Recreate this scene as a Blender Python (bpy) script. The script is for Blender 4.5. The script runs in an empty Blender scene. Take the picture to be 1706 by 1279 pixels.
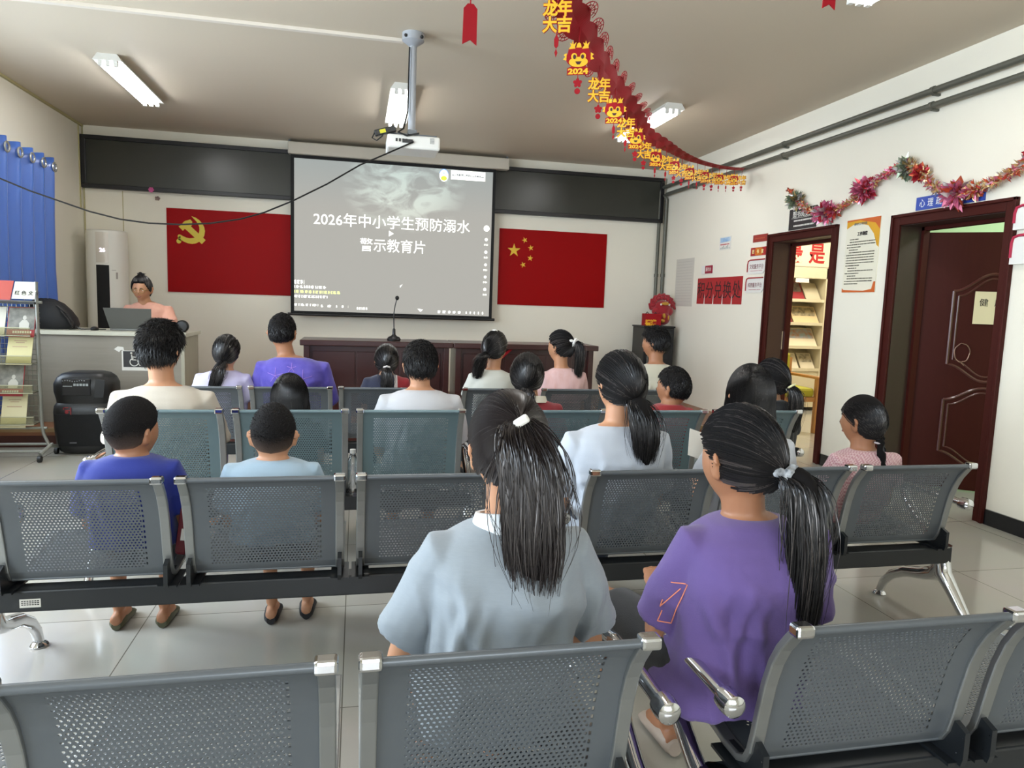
import bpy, math, random
import numpy as np
from mathutils import Matrix, Vector, noise
from mathutils.bvhtree import BVHTree

# ---------------------------------------------------------------- camera, world, lights, exposure
SC = bpy.context.scene
COL = SC.collection
PI = math.pi
XL, XR, YB, YF, HC = -3.02, 3.99, -3.2, 9.03, 3.125      # room: left, right, back, front walls, ceiling
STG, STY = 0.16, 6.45                                     # stage height and front edge
F_PX, YAW, PIT, ROL, CAM_H = 1184.03, 0.217415, -0.113021, 0.0344453, 1.315
cy, sy, cp, sp, cr, sr = math.cos(YAW), math.sin(YAW), math.cos(PIT), math.sin(PIT), math.cos(ROL), math.sin(ROL)
fwd = Vector((sy * cp, cy * cp, sp))
r0 = Vector((cy, -sy, 0))
u0 = r0.cross(fwd)
right = cr * r0 + sr * u0
up = -sr * r0 + cr * u0
cam_data = bpy.data.cameras.new('camera')
cam_data.sensor_width = 36.0
cam_data.lens = F_PX / 1706 * 36.0
cam_data.clip_start = 0.05
cam = bpy.data.objects.new('camera', cam_data)
COL.objects.link(cam)
cam.matrix_world = Matrix(((right.x, up.x, -fwd.x, 0), (right.y, up.y, -fwd.y, 0), (right.z, up.z, -fwd.z, CAM_H), (0, 0, 0, 1)))
SC.camera = cam
SC.view_settings.view_transform = 'Standard'
SC.view_settings.look = 'None'
SC.view_settings.gamma = 1.0
SC.view_settings.use_curve_mapping = False
SC.view_settings.exposure = 0.0
SC.cycles.use_denoising = True
SC.cycles.max_bounces = 7
SC.cycles.diffuse_bounces = 5
SC.cycles.glossy_bounces = 4
SC.cycles.transparent_max_bounces = 8
SC.cycles.sample_clamp_indirect = 6.0
W = bpy.data.worlds.new('daylight')
SC.world = W
W.use_nodes = True
W.node_tree.nodes['Background'].inputs[0].default_value = (0.78, 0.88, 1.0, 1)
W.node_tree.nodes['Background'].inputs[1].default_value = 2.4

WINDOWS = [(5.15, 6.95), (1.9, 4.1), (-1.9, 0.6)]           # window openings in the left wall (y from, y to)
WZ0, WZ1 = 0.9, 2.5


def area_light(name, loc, rot, sx, sz, power, col):
    d = bpy.data.lights.new(name, 'AREA')
    d.shape = 'RECTANGLE'
    d.size, d.size_y = sx, sz
    d.energy = power
    d.color = col
    o = bpy.data.objects.new(name, d)
    COL.objects.link(o)
    o.location = loc
    o.rotation_euler = rot
    return o


for (a, b), pw in zip(WINDOWS, (110, 270, 210)):             # daylight coming in through each window
    area_light('window_daylight', (XL - 0.32, (a + b) / 2, (WZ0 + WZ1) / 2), (0, -PI / 2, 0), WZ1 - WZ0, b - a, pw, (0.74, 0.87, 1.0))
area_light('back_window_daylight', (0.6, YB - 0.32, 1.75), (PI / 2, 0, 0), 3.2, 1.6, 130, (0.9, 0.95, 1.0))

# ---------------------------------------------------------------- materials


def C(h):
    v = [int(h[i:i + 2], 16) / 255 for i in (0, 2, 4)]
    return tuple(x / 12.92 if x <= 0.04045 else ((x + 0.055) / 1.055) ** 2.4 for x in v) + (1,)


MATS = {}


def mat(name, col, rough=0.5, metal=0.0, var=0, vscale=8, col2=None, bump=0, bscale=40, emit=0, sss=0, coat=0, trans=0, sheen=0, stretch=None, spec=None, alpha=1):
    if name in MATS:
        return MATS[name]
    m = bpy.data.materials.new(name)
    m.use_nodes = True
    nt = m.node_tree
    N, L = nt.nodes, nt.links
    p = N['Principled BSDF']
    c = C(col) if isinstance(col, str) else col
    p.inputs['Base Color'].default_value = c
    p.inputs['Roughness'].default_value = rough
    p.inputs['Metallic'].default_value = metal
    if spec is not None:
        p.inputs['Specular IOR Level'].default_value = spec
    if coat:
        p.inputs['Coat Weight'].default_value = coat
        p.inputs['Coat Roughness'].default_value = 0.08
    if sss:
        p.inputs['Subsurface Weight'].default_value = sss
        p.inputs['Subsurface Radius'].default_value = (0.02, 0.008, 0.004)
        p.inputs['Subsurface Scale'].default_value = 0.5
    if trans:
        p.inputs['Transmission Weight'].default_value = trans
    if sheen:
        p.inputs['Sheen Weight'].default_value = sheen
    if alpha < 1:
        p.inputs['Alpha'].default_value = alpha
    if emit:
        p.inputs['Emission Color'].default_value = c
        p.inputs['Emission Strength'].default_value = emit
    if var or bump:
        tc = N.new('ShaderNodeTexCoord')
        src = tc.outputs['Object']
        if stretch:
            mp = N.new('ShaderNodeMapping')
            mp.inputs['Scale'].default_value = stretch
            L.new(src, mp.inputs[0])
            src = mp.outputs[0]
    if var:
        nz = N.new('ShaderNodeTexNoise')
        nz.inputs['Scale'].default_value = vscale
        nz.inputs['Detail'].default_value = 5
        L.new(src, nz.inputs['Vector'])
        mx = N.new('ShaderNodeMix')
        mx.data_type = 'RGBA'
        mx.inputs[6].default_value = c
        mx.inputs[7].default_value = C(col2) if col2 else tuple(x * (1 - var) for x in c[:3]) + (1,)
        if col2:
            rp = N.new('ShaderNodeValToRGB')
            rp.color_ramp.elements[0].position = 0.5 - var / 2
            rp.color_ramp.elements[1].position = 0.5 + var / 2
            L.new(nz.outputs[0], rp.inputs[0])
            L.new(rp.outputs[0], mx.inputs[0])
        else:
            L.new(nz.outputs[0], mx.inputs[0])
        L.new(mx.outputs[2], p.inputs['Base Color'])
    if bump:
        n2 = N.new('ShaderNodeTexNoise')
        n2.inputs['Scale'].default_value = bscale
        n2.inputs['Detail'].default_value = 4
        L.new(src, n2.inputs['Vector'])
        bp = N.new('ShaderNodeBump')
        bp.inputs['Strength'].default_value = bump
        bp.inputs['Distance'].default_value = 0.01
        L.new(n2.outputs[0], bp.inputs['Height'])
        L.new(bp.outputs[0], p.inputs['Normal'])
    MATS[name] = m
    return m


def floor_mat():
    m = mat('polished_floor_tiles', 'b9b4a8', 0.13, spec=0.6)
    nt = m.node_tree
    N, L = nt.nodes, nt.links
    p = N['Principled BSDF']
    tc = N.new('ShaderNodeTexCoord')
    mp = N.new('ShaderNodeMapping')
    mp.inputs['Location'].default_value = (0.035, 0.12, 0)
    L.new(tc.outputs['Object'], mp.inputs[0])
    br = N.new('ShaderNodeTexBrick')
    br.offset = 0.0
    br.inputs['Scale'].default_value = 1.0
    br.inputs['Brick Width'].default_value = 0.78
    br.inputs['Row Height'].default_value = 0.78
    br.inputs['Mortar Size'].default_value = 0.0022
    br.inputs['Mortar Smooth'].default_value = 0.1
    br.inputs['Color1'].default_value = C('b0ada4')
    br.inputs['Color2'].default_value = C('aaa69c')
    br.inputs['Mortar'].default_value = C('6a655c')
    L.new(mp.outputs[0], br.inputs[0])
    nz = N.new('ShaderNodeTexNoise')
    nz.inputs['Scale'].default_value = 2.3
    nz.inputs['Detail'].default_value = 6
    L.new(tc.outputs['Object'], nz.inputs['Vector'])
    mx = N.new('ShaderNodeMix')
    mx.data_type = 'RGBA'
    mx.blend_type = 'MULTIPLY'
    mx.inputs[0].default_value = 0.12
    L.new(br.outputs[0], mx.inputs[6])
    L.new(nz.outputs[1], mx.inputs[7])
    L.new(mx.outputs[2], p.inputs['Base Color'])
    return m


M_FLOOR = floor_mat()
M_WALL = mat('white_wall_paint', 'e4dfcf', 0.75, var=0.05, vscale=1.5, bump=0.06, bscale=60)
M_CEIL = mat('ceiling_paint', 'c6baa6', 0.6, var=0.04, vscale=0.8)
M_DOOR = mat('dark_red_door_steel', '3f150f', 0.55, var=0.22, vscale=14, stretch=(3, 3, 0.35), spec=0.15)
M_DOORD = mat('brown_door_lining', '3a2420', 0.45, var=0.2, vscale=14, stretch=(3, 3, 0.35))
M_BASE = mat('black_baseboard_tile', '17181a', 0.2)
M_BLACK = mat('black_plastic', '0b0b0c', 0.42)
M_BLACKM = mat('matte_black', '070708', 0.8)
M_STEEL = mat('grey_painted_steel', '5d6266', 0.36, metal=0.3)
M_STEELT = mat('teal_grey_steel', '667a7f', 0.36, metal=0.3)  # tealer, slightly lighter grey for one row of benches
M_BAR = mat('brushed_side_bar', '9a9c9b', 0.38, metal=0.85)
M_CHROME = mat('chrome', 'cfd0d2', 0.09, metal=1.0)
M_BEAM = mat('black_beam_paint', '1b1e21', 0.35)
M_WHITE = mat('white_plastic', 'd9d8d2', 0.4)
M_PAPER = mat('white_paper', 'd9d6cd', 0.8)
M_RED = mat('red_vinyl', '8c080a', 0.45, spec=0.08)
M_GOLD = mat('yellow_vinyl', 'c4ad14', 0.4)
M_REDP = mat('red_paper', '900d18', 0.6, spec=0.2)
M_REDP2 = mat('dark_red_paper', '8a0f1b', 0.65, spec=0.2)
M_YELP = mat('golden_card', 'e0ac1c', 0.45)
M_INK = mat('black_ink', '1a1514', 0.7)
M_WOODR = mat('dark_red_wood', '3a1512', 0.3, var=0.35, vscale=10, stretch=(0.6, 6, 6), coat=0.25)
M_STAGE = mat('stage_plank_floor', '8a5a3c', 0.42, var=0.3, vscale=6, stretch=(0.5, 5, 5))
M_RISER = mat('stage_riser_wood', '45190f', 0.4, var=0.3, vscale=6, stretch=(0.5, 5, 5))
M_COUNT = mat('pale_wood_laminate', '8d8679', 0.5, var=0.22, vscale=7, stretch=(0.4, 4, 6))
M_COUNTW = mat('pale_counter_top', 'b9b6a4', 0.4)
M_PIPE = mat('grey_pipe_paint', '5a5a50', 0.45, metal=0.2)
M_TUBE = mat('lamp_tube', 'ffffff', 0.5, emit=30.0)
M_TEXTW = mat('white_lettering', 'e8e8e4', 0.6)


# ---------------------------------------------------------------- mesh builder

def wloc(o):
    v = Vector((0, 0, 0))
    while o is not None:
        v += Vector(o.location)
        o = o.parent
    return v


class B:
    """collects geometry in world coordinates and links it as ONE mesh object"""

    def __init__(s):
        s.v, s.f, s.mi, s.M, s.cm = [], [], [], None, 0

    def add(s, vs, fs):
        k = len(s.v)
        if s.M is not None:
            vs = [s.M @ Vector(v) for v in vs]
        s.v.extend(tuple(v) for v in vs)
        s.f.extend(tuple(i + k for i in f) for f in fs)
        s.mi.extend([s.cm] * len(fs))
        return s

    def np_add(s, V, Fc):
        k = len(s.v)
        s.v.extend(map(tuple, V.tolist()))
        s.f.extend(map(tuple, (Fc + k).tolist()))
        s.mi.extend([s.cm] * len(Fc))
        return s

    def box(s, x0, x1, y0, y1, z0, z1):
        v = [(x, y, z) for z in (z0, z1) for y in (y0, y1) for x in (x0, x1)]
        return s.add(v, [(0, 2, 3, 1), (4, 5, 7, 6), (0, 1, 5, 4), (2, 6, 7, 3), (0, 4, 6, 2), (1, 3, 7, 5)])

    def loft(s, rings, caps=True, closed=True):
        n = len(rings[0])
        vs = [p for r in rings for p in r]
        fs = []
        for i in range(len(rings) - 1):
            for j in range(n if closed else n - 1):
                a, b = i * n + j, i * n + (j + 1) % n
                fs.append((a, b, b + n, a + n))
        if caps:
            fs.append(tuple(range(n - 1, -1, -1)))
            fs.append(tuple(range(len(vs) - n, len(vs))))
        return s.add(vs, fs)

    def tube(s, pts, r, n=8, caps=True, flat=1.0, upv=None):
        pts = [Vector(p) for p in pts]
        rs = r if isinstance(r, (list, tuple)) else [r] * len(pts)
        rings = []
        pu = None
        for i, p in enumerate(pts):
            t = (pts[min(i + 1, len(pts) - 1)] - pts[max(i - 1, 0)]).normalized()
            if pu is None:
                a = Vector(upv) if upv else (Vector((0, 0, 1)) if abs(t.z) < 0.9 else Vector((1, 0, 0)))
            else:
                a = pu
            x = a.cross(t)
            if x.length < 1e-6:
                x = Vector((1, 0, 0))
            x.normalize()
            y = t.cross(x).normalized()
            pu = y
            rings.append([p + x * math.cos(2 * PI * k / n) * rs[i] + y * math.sin(2 * PI * k / n) * rs[i] * flat for k in range(n)])
        return s.loft(rings, caps)

    def ball(s, c, r, nu=12, nv=8):
        r = (r, r, r) if not isinstance(r, (tuple, list)) else r
        rings = []
        for i in range(nv + 1):
            th = PI * i / nv
            q = max(math.sin(th), 1e-3)
            rings.append([(c[0] + r[0] * q * math.cos(2 * PI * k / nu), c[1] + r[1] * q * math.sin(2 * PI * k / nu), c[2] - r[2] * math.cos(th)) for k in range(nu)])
        return s.loft(rings)

    def lathe(s, c, prof, n=20, axis='z'):
        rings = []
        for r, h in prof:
            ring = []
            for k in range(n):
                a = 2 * PI * k / n
                x, y = r * math.cos(a), r * math.sin(a)
                ring.append({'z': (c[0] + x, c[1] + y, c[2] + h), 'y': (c[0] + x, c[1] + h, c[2] - y), 'x': (c[0] + h, c[1] + x, c[2] + y)}[axis])
            rings.append(ring)
        return s.loft(rings)

    def prism(s, poly, fn, d):
        """poly 2d -> fn(u, v, w) with w in 0..d"""
        n = len(poly)
        vs = [fn(u, v, 0) for u, v in poly] + [fn(u, v, d) for u, v in poly]
        fs = [tuple(range(n - 1, -1, -1)), tuple(range(n, 2 * n))] + [(i, (i + 1) % n, n + (i + 1) % n, n + i) for i in range(n)]
        return s.add(vs, fs)

    def build(s, name, m, parent=None, smooth=True, bev=0, seg=2):
        me = bpy.data.meshes.new(name)
        off = wloc(parent)
        vs = [(v[0] - off.x, v[1] - off.y, v[2] - off.z) for v in s.v] if parent else s.v
        me.from_pydata(vs, [], s.f)
        for mm in (m if isinstance(m, (list, tuple)) else [m]):
            me.materials.append(mm)
        me.polygons.foreach_set('material_index', s.mi)
        me.validate()
        me.update()
        o = bpy.data.objects.new(name, me)
        COL.objects.link(o)
        if parent is not None:
            o.parent = parent
        if bev:
            b = o.modifiers.new('bevel', 'BEVEL')
            b.width, b.segments, b.limit_method, b.angle_limit = bev, seg, 'ANGLE', 0.6
        if smooth:
            me.shade_smooth()
            try:
                me.set_sharp_from_angle(angle=0.7)
            except Exception:
                pass
        return o


def tag(o, label=None, cat=None, group=None, kind=None):
    for k, v in (('label', label), ('category', cat), ('group', group), ('kind', kind)):
        if v:
            o[k] = v
    return o


def thing(name, label, cat, loc=(0, 0, 0), rz=0, group=None):
    o = bpy.data.objects.new(name, None)
    COL.objects.link(o)
    o.location = loc
    o.rotation_euler = (0, 0, rz)
    return tag(o, label, cat, group)


def copy_tree(o, parent=None):
    c = o.copy()
    COL.objects.link(c)
    c.parent = parent
    for ch in list(o.children):
        copy_tree(ch, c)
    return c


def structure(name, b, m, **k):
    return tag(b.build(name, m, **k), kind='structure')


# frames on which flat things are laid out: u to the reader's right, v up, w out of the wall
def on_front(y):
    return lambda u, v, w=0: (u, y - w, v)


def on_right(x):
    return lambda u, v, w=0: (x - w, -u, v)        # u = -y


def rect(u0, u1, v0, v1):
    return [(u0, v0), (u1, v0), (u1, v1), (u0, v1)]


def text_mesh(s, size, depth=0.002, align='CENTER', bold=0.0, width=None, height=None):
    """verts, faces of a line of lettering laid out in x, y around the origin"""
    cu = bpy.data.curves.new('lettering', 'FONT')
    cu.body = s
    cu.size = size
    cu.align_x = align
    cu.align_y = 'CENTER'
    cu.extrude = depth / 2
    cu.offset = bold
    cu.resolution_u = 3
    o = bpy.data.objects.new('lettering', cu)
    COL.objects.link(o)
    dg = bpy.context.evaluated_depsgraph_get()
    me = bpy.data.meshes.new_from_object(o.evaluated_get(dg))
    vs = np.array([v.co[:] for v in me.vertices]) if len(me.vertices) else np.zeros((0, 3))
    fs = [tuple(p.vertices) for p in me.polygons]
    bpy.data.objects.remove(o)
    bpy.data.curves.remove(cu)
    bpy.data.meshes.remove(me)
    if len(vs):
        vs[:, 2] += depth / 2
        c = (vs[:, 1].min() + vs[:, 1].max()) / 2
        vs[:, 1] -= c
        if height:
            vs[:, 1] *= height / max(1e-6, np.ptp(vs[:, 1]))
        if align == 'CENTER':
            vs[:, 0] -= (vs[:, 0].min() + vs[:, 0].max()) / 2
        else:
            vs[:, 0] -= vs[:, 0].min()
        if width:
            vs[:, 0] *= width / max(1e-6, np.ptp(vs[:, 0]))
    return vs, fs


def letter(b, s, fn, u, v, w, **k):
    vs, fs = text_mesh(s, k.pop('size', 0.1), **k)
    b.add([fn(u + p[0], v + p[1], w + p[2]) for p in vs], fs)
    return b

# ---------------------------------------------------------------- the setting
T = 0.23                                                    # wall thickness
b = B()
b.box(XL - 0.5, 7.6, YB - 0.5, YF + 0.4, -0.06, 0)
structure('floor', b, M_FLOOR, smooth=False)
b = B()
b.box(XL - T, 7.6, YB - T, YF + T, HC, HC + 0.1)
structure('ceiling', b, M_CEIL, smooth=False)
b = B()
b.box(XL - T, 7.6, YF, YF + T, 0, HC)
structure('wall_front', b, M_WALL, smooth=False)
b = B()
xs = (-1.0, 2.2)
for x0, x1, z0, z1 in ((XL - T, xs[0], 0, HC), (xs[1], 4.3, 0, HC), (xs[0], xs[1], 0, 0.95), (xs[0], xs[1], 2.55, HC)):
    b.box(x0, x1, YB - T, YB, z0, z1)
structure('wall_back', b, M_WALL, smooth=False)
b = B()
ys = [YB]
for a, c in sorted(WINDOWS):
    b.box(XL - T, XL, ys[-1], a, 0, HC)
    b.box(XL - T, XL, a, c, 0, WZ0)
    b.box(XL - T, XL, a, c, WZ1, HC)
    ys.append(c)
b.box(XL - T, XL, ys[-1], YF, 0, HC)
structure('wall_left', b, M_WALL, smooth=False)
D1, D2 = (5.49, 6.38), (3.80, 4.70)                         # door openings (y from, y to) in the right wall
DZ = 1.995
b = B()
ys = [YB]
for a, c in (D2, D1):
    b.box(XR, XR + T, ys[-1], a, 0, HC)
    b.box(XR, XR + T, a, c, DZ, HC)
    ys.append(c)
b.box(XR, XR + T, ys[-1], YF, 0, HC)
structure('wall_right', b, M_WALL, smooth=False)
M_GLASS = mat('window_glass', 'ffffff', 0.02, trans=1.0)
M_WFRAME = mat('window_frame_white', 'd8dad8', 0.4)


def window_frame(n, a, c, left=True):
    z0, z1 = (WZ0, WZ1) if left else (0.95, 2.55)
    b = B()
    k = 4 if c - a > 1.9 else 3
    for i in range(k + 1):
        p = a + (c - a - 0.05) * i / k
        if left:
            b.box(XL - 0.14, XL - 0.08, p, p + 0.05, z0, z1)
        else:
            b.box(p, p + 0.05, YB - 0.14, YB - 0.08, z0, z1)
    for z in (z0, z1 - 0.05, z0 + 1.1):
        if left:
            b.box(XL - 0.135, XL - 0.085, a, c, z, z + 0.05)
        else:
            b.box(a, c, YB - 0.135, YB - 0.085, z, z + 0.05)
    structure('window_%d' % n, b, M_WFRAME, smooth=False)


for i, (a, c) in enumerate(WINDOWS):
    window_frame(i + 1, a, c)
window_frame(4, xs[0], xs[1], False)

# rooms behind the two doors
M_GREEN = mat('pale_green_wall_paint', 'c2dcb6', 0.7)
M_CREAM = mat('cream_wall_paint', 'e6dcc0', 0.7)
b = B()
b.box(7.3, 7.5, 5.15, YF, 0, HC)
b.box(XR + T, 7.5, 5.05, 5.15, 0, HC)
structure('wall_library', b, M_CREAM, smooth=False)
b = B()
b.box(6.9, 7.1, 2.0, 5.05, 0, HC)
b.box(XR + T, 7.1, 5.03, 5.05, 0, HC)
b.box(XR + T, 7.1, 1.9, 2.0, 0, HC)
structure('wall_green_room', b, M_GREEN, smooth=False)

# stage
b = B()
b.box(XL, XR, STY, YF, 0.10, STG)
st = structure('floor_stage', b, M_STAGE, smooth=False)
b = B()
b.box(XL, XR, STY + 0.02, STY + 0.05, 0, 0.13)
structure('trim_stage_riser', b, M_RISER, smooth=False)
b = B()
b.box(XL, XR, STY - 0.012, STY + 0.012, STG - 0.03, STG + 0.004)
structure('trim_stage_edge', b, mat('tan_edge_strip', '8a6f4c', 0.4), smooth=False)

# baseboards
b = B()
for a, c in ((YB, 3.715), (4.785, 5.40), (6.465, STY)):
    if c > a:
        b.box(XR - 0.014, XR, a, c, 0, 0.10)
structure('baseboard_right', b, M_BASE, smooth=False)
b = B()
b.box(XL, XL + 0.014, YB, STY, 0, 0.10)
structure('baseboard_left', b, M_BASE, smooth=False)
# corner strips and panel joint of the front wall
b = B()
M_STRIP = mat('yellowed_strip', 'a89f72', 0.6)
b.box(XL, XL + 0.012, YF - 0.10, YF - 0.088, 2.2, HC)
b.box(XL + 0.008, XL + 0.02, YF - 0.012, YF, STG, HC)
b.box(-2.615, -2.607, YF - 0.004, YF, STG, 2.43)
b.box(XL, XL + 0.025, 3.0, YF, HC - 0.02, HC)
structure('trim_1', b, M_STRIP, smooth=False)

# ---------------------------------------------------------------- doors


def door_frame(n, a, c):
    b = B()
    fw, fz = 0.08, DZ + 0.08
    for (y0, y1, z0, z1) in ((a - fw, a, 0, fz), (c, c + fw, 0, fz), (a, c, DZ, fz)):
        b.box(XR - 0.018, XR + 0.002, y0, y1, z0, z1)
    for (y0, y1, z0, z1) in ((a - fw, a - fw + 0.022, 0, fz), (c + fw - 0.022, c + fw, 0, fz), (a - fw, c + fw, fz - 0.022, fz)):
        b.box(XR - 0.032, XR - 0.012, y0, y1, z0, z1)
    o = structure('door_%d' % n, b, M_DOOR, smooth=False, bev=0.004)
    b = B()
    b.box(XR, XR + T, c - 0.004, c + 0.012, 0, DZ)
    b.box(XR, XR + T, a - 0.012, a + 0.004, 0, DZ)
    b.box(XR, XR + T, a, c, DZ - 0.004, DZ + 0.012)
    b.build('door_lining', M_DOORD, o, smooth=False)
    b = B()                                                # rebate strip against which the leaf closes
    b.box(XR + T - 0.05, XR + T, c - 0.03, c, 0, DZ)
    b.box(XR + T - 0.05, XR + T, a, a + 0.03, 0, DZ)
    b.box(XR + T - 0.05, XR + T, a, c, DZ - 0.03, DZ)
    b.build('door_stop', M_DOOR, o, smooth=False)
    return o


d1 = door_frame(1, *D1)
b = B()
b.box(XR + 0.16, XR + 0.185, D1[1] - 0.008, D1[1] - 0.003, 0.95, 1.13)
b.build('strike_plate', M_CHROME, d1, smooth=False)
d2 = door_frame(2, *D2)
# leaf of the second door, hinged at the far jamb and swung into the green room
hx, hy = XR + T + 0.012, D2[1] - 0.012
ang = math.radians(-36)
ex = Vector((math.cos(ang), math.sin(ang), 0))
ny = Vector((ex.y, -ex.x, 0))                               # towards the viewer


def on_leaf(u, v, w=0):
    return Vector((hx, hy, 0)) + ex * u + Vector((0, 0, v)) + ny * w


b = B()
b.prism(rect(0.0, 0.86, 0.012, 1.955), lambda u, v, w: on_leaf(u, v, w - 0.045), 0.045)
leaf = b.build('door_leaf', M_DOOR, d2, smooth=False, bev=0.003)
M_MOULD = mat('door_moulding', '4e211b', 0.3, coat=0.3)
b = B()
for off, rr in ((0, 0.011), (0.035, 0.007)):
    u0, u1 = 0.2 + off, 0.70 - off
    n = 26
    top = [(u0 + (u1 - u0) * i / n, 1.52 - off + 0.13 * (0.5 - 0.5 * math.cos(2 * PI * i / n))) for i in range(n + 1)]
    bot = [(u1 - (u1 - u0) * i / n, 0.97 + off - 0.12 * (0.5 - 0.5 * math.cos(2 * PI * i / n))) for i in range(n + 1)]
    b.tube([on_leaf(u, v, 0.002) for u, v in top + bot + [top[0]]], rr, 6)
    top = [(u0 + (u1 - u0) * i / n, 0.70 - off + 0.10 * (0.5 - 0.5 * math.cos(2 * PI * i / n))) for i in range(n + 1)]
    bot = [(u1 - (u1 - u0) * i / n, 0.30 + off - 0.11 * (0.5 - 0.5 * math.cos(2 * PI * i / n))) for i in range(n + 1)]
    b.tube([on_leaf(u, v, 0.002) for u, v in top + bot + [top[0]]], rr, 6)
b.build('door_moulding', M_MOULD, leaf)
for z in (1.68, 0.35):
    b = B()
    b.tube([(hx - 0.02, hy + 0.012, z - 0.06), (hx - 0.02, hy + 0.012, z + 0.06)], 0.009, 8)
    b.box(hx - 0.05, hx - 0.015, hy + 0.0, hy + 0.02, z - 0.055, z + 0.055)
    b.build('hinge', M_CHROME, leaf)
# paper and red sheet stuck on the leaf, wire ring hanging on it
t = thing('paper_sign', 'cream paper sign stuck on the open dark red door leaf', 'sign', on_leaf(0.42, 1.3, 0.004))
b = B()
b.prism(rect(0.335, 0.60, 1.28, 1.52), lambda u, v, w: on_leaf(u, v, w + 0.012), 0.0015)
b.build('sheet', mat('cream_paper', 'd8c8a4', 0.8), t, smooth=False)
b = B()
letter(b, '健', lambda u, v, w: on_leaf(u, v, w + 0.0136), 0.395, 1.44, 0, size=0.06)
letter(b, '康', lambda u, v, w: on_leaf(u, v, w + 0.0136), 0.49, 1.44, 0, size=0.06)
b.build('lettering', M_INK, t, smooth=False)
b = B()
b.prism([(0.485, 1.395), (0.60, 1.385), (0.60, 1.535), (0.495, 1.53)], lambda u, v, w: on_leaf(u, v, w + 0.018), 0.002)
tag(b.build('red_paper', M_REDP, smooth=False), 'square of red paper overlapping the cream sign on the open door', 'paper')
b = B()
pts = [on_leaf(0.29 + 0.05 * math.cos(a) * (1 + 0.04 * math.sin(5 * a)), 1.06 + 0.07 * math.sin(a) * (1 + 0.04 * math.cos(7 * a)), 0.012) for a in [2 * PI * i / 28 for i in range(29)]]
b.tube(pts, 0.004, 6)
b.tube([on_leaf(0.29, 0.985, 0.012), on_leaf(0.31, 0.965, 0.012)], 0.004, 6)
tag(b.build('wire_ring', mat('thin_wire', '8a6a5c', 0.4, metal=0.6)), 'thin bent wire ring hanging on the panel of the open door', 'wire ring')

# ---------------------------------------------------------------- ceiling lamps, projector, wiring


def make_lamp():
    r = thing('ceiling_lamp', 'fluorescent ceiling lamp with three bare tubes', 'lamp', (0, 0, 0))
    b = B()
    b.prism([(-0.07, 0), (0.07, 0), (0.105, -0.05), (-0.105, -0.05)], lambda u, v, w: (u, w - 0.63, v), 1.26)
    b.build('housing', M_WHITE, r, smooth=False)
    for x in (-0.055, 0, 0.055):
        b = B()
        b.tube([(x, -0.6, -0.072), (x, 0.6, -0.072)], 0.014, 10)
        b.build('tube', M_TUBE, r)
        for y in (-0.6, 0.6):
            b = B()
            b.box(x - 0.014, x + 0.014, y - 0.02, y + 0.012, -0.088, -0.04)
            b.build('lamp_holder', M_WHITE, r, smooth=False)
    return r


lamp = make_lamp()
lamp_spots = [(-1.905, 6.92, 'fluorescent three tube lamp on the ceiling, leftmost in the picture'), (0.365, 6.92, 'fluorescent three tube lamp on the ceiling behind the projector pole'), (2.73, 6.72, 'fluorescent three tube lamp on the ceiling partly hidden behind the red paper garland'), (2.73, 3.1, 'fluorescent lamp on the ceiling cut off at the upper right edge of the picture'), (-1.905, 3.1, 'fluorescent three tube lamp overhead, nearer left and out of frame'), (0.365, 3.1, 'fluorescent three tube lamp overhead, nearer middle and out of frame')]
for i, (x, y, lab) in enumerate(lamp_spots):
    o = lamp if i == 0 else copy_tree(lamp)
    o.location = (x, y, HC)
    tag(o, lab, 'lamp', 'fluorescent ceiling lamps')

t = thing('projector', 'white projector hung from the ceiling on a grey pole in front of the screen', 'projector', (0.365, 5.12, 2.33))
b = B()
b.box(0.19, 0.545, 5.0, 5.27, 2.33, 2.42)
b.build('body', M_WHITE, t, smooth=False, bev=0.012)
b = B()
for k in range(4):
    b.box(0.245 + 0.022 * k, 0.258 + 0.022 * k, 4.996, 5.0, 2.372, 2.392)
b.box(0.29, 0.36, 4.994, 5.0, 2.366, 2.39)
b.build('port', M_BLACK, t, smooth=False)
b = B()
for k in range(5):
    b.box(0.475, 0.505, 4.997, 5.0, 2.372 + 0.008 * k, 2.376 + 0.008 * k)
b.build('vent', mat('vent_grey', '8f8f8c', 0.5), t, smooth=False)
b = B()
b.tube([(0.361, 5.15, 2.46), (0.361, 5.15, HC - 0.04)], 0.026, 14)
b.lathe((0.361, 5.15, 0), [(0.02, HC - 0.09), (0.075, HC - 0.05), (0.075, HC)], 18)
b.build('pole', mat('pole_grey', 'a8acb2', 0.4, metal=0.3), t)
for sx in (-1, 1):
    b = B()
    b.ball((0.361 + 0.055 * sx, 5.09, HC - 0.035), 0.011)
    b.build('bolt', M_BLACK, t)
b = B()
b.box(0.2, 0.53, 5.08, 5.12, 2.425, 2.445)
b.box(0.2, 0.53, 5.18, 5.22, 2.425, 2.445)
b.box(0.33, 0.39, 5.06, 5.24, 2.44, 2.47)
b.build('mounting_bracket', M_STEEL, t, smooth=False)
b = B()
b.tube([(0.335, 5.12, HC - 0.1), (0.33, 5.12, 2.6), (0.30, 5.05, 2.47), (0.26, 4.99, 2.43), (0.32, 4.985, 2.41), (0.40, 4.98, 2.43)], 0.006, 6)
b.build('power_lead', M_BLACK, t)
t = thing('cable_adapter', 'black cable adapter with a yellow label beside the white projector', 'adapter', (0.15, 5.05, 2.42))
b = B()
b.M = Matrix.Translation((0.15, 5.04, 2.432)) @ Matrix.Rotation(math.radians(-18), 4, 'Y')
b.box(-0.045, 0.1, -0.02, 0.02, -0.02, 0.02)
b.build('block', M_BLACK, t, smooth=False, bev=0.005)
b = B()
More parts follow.
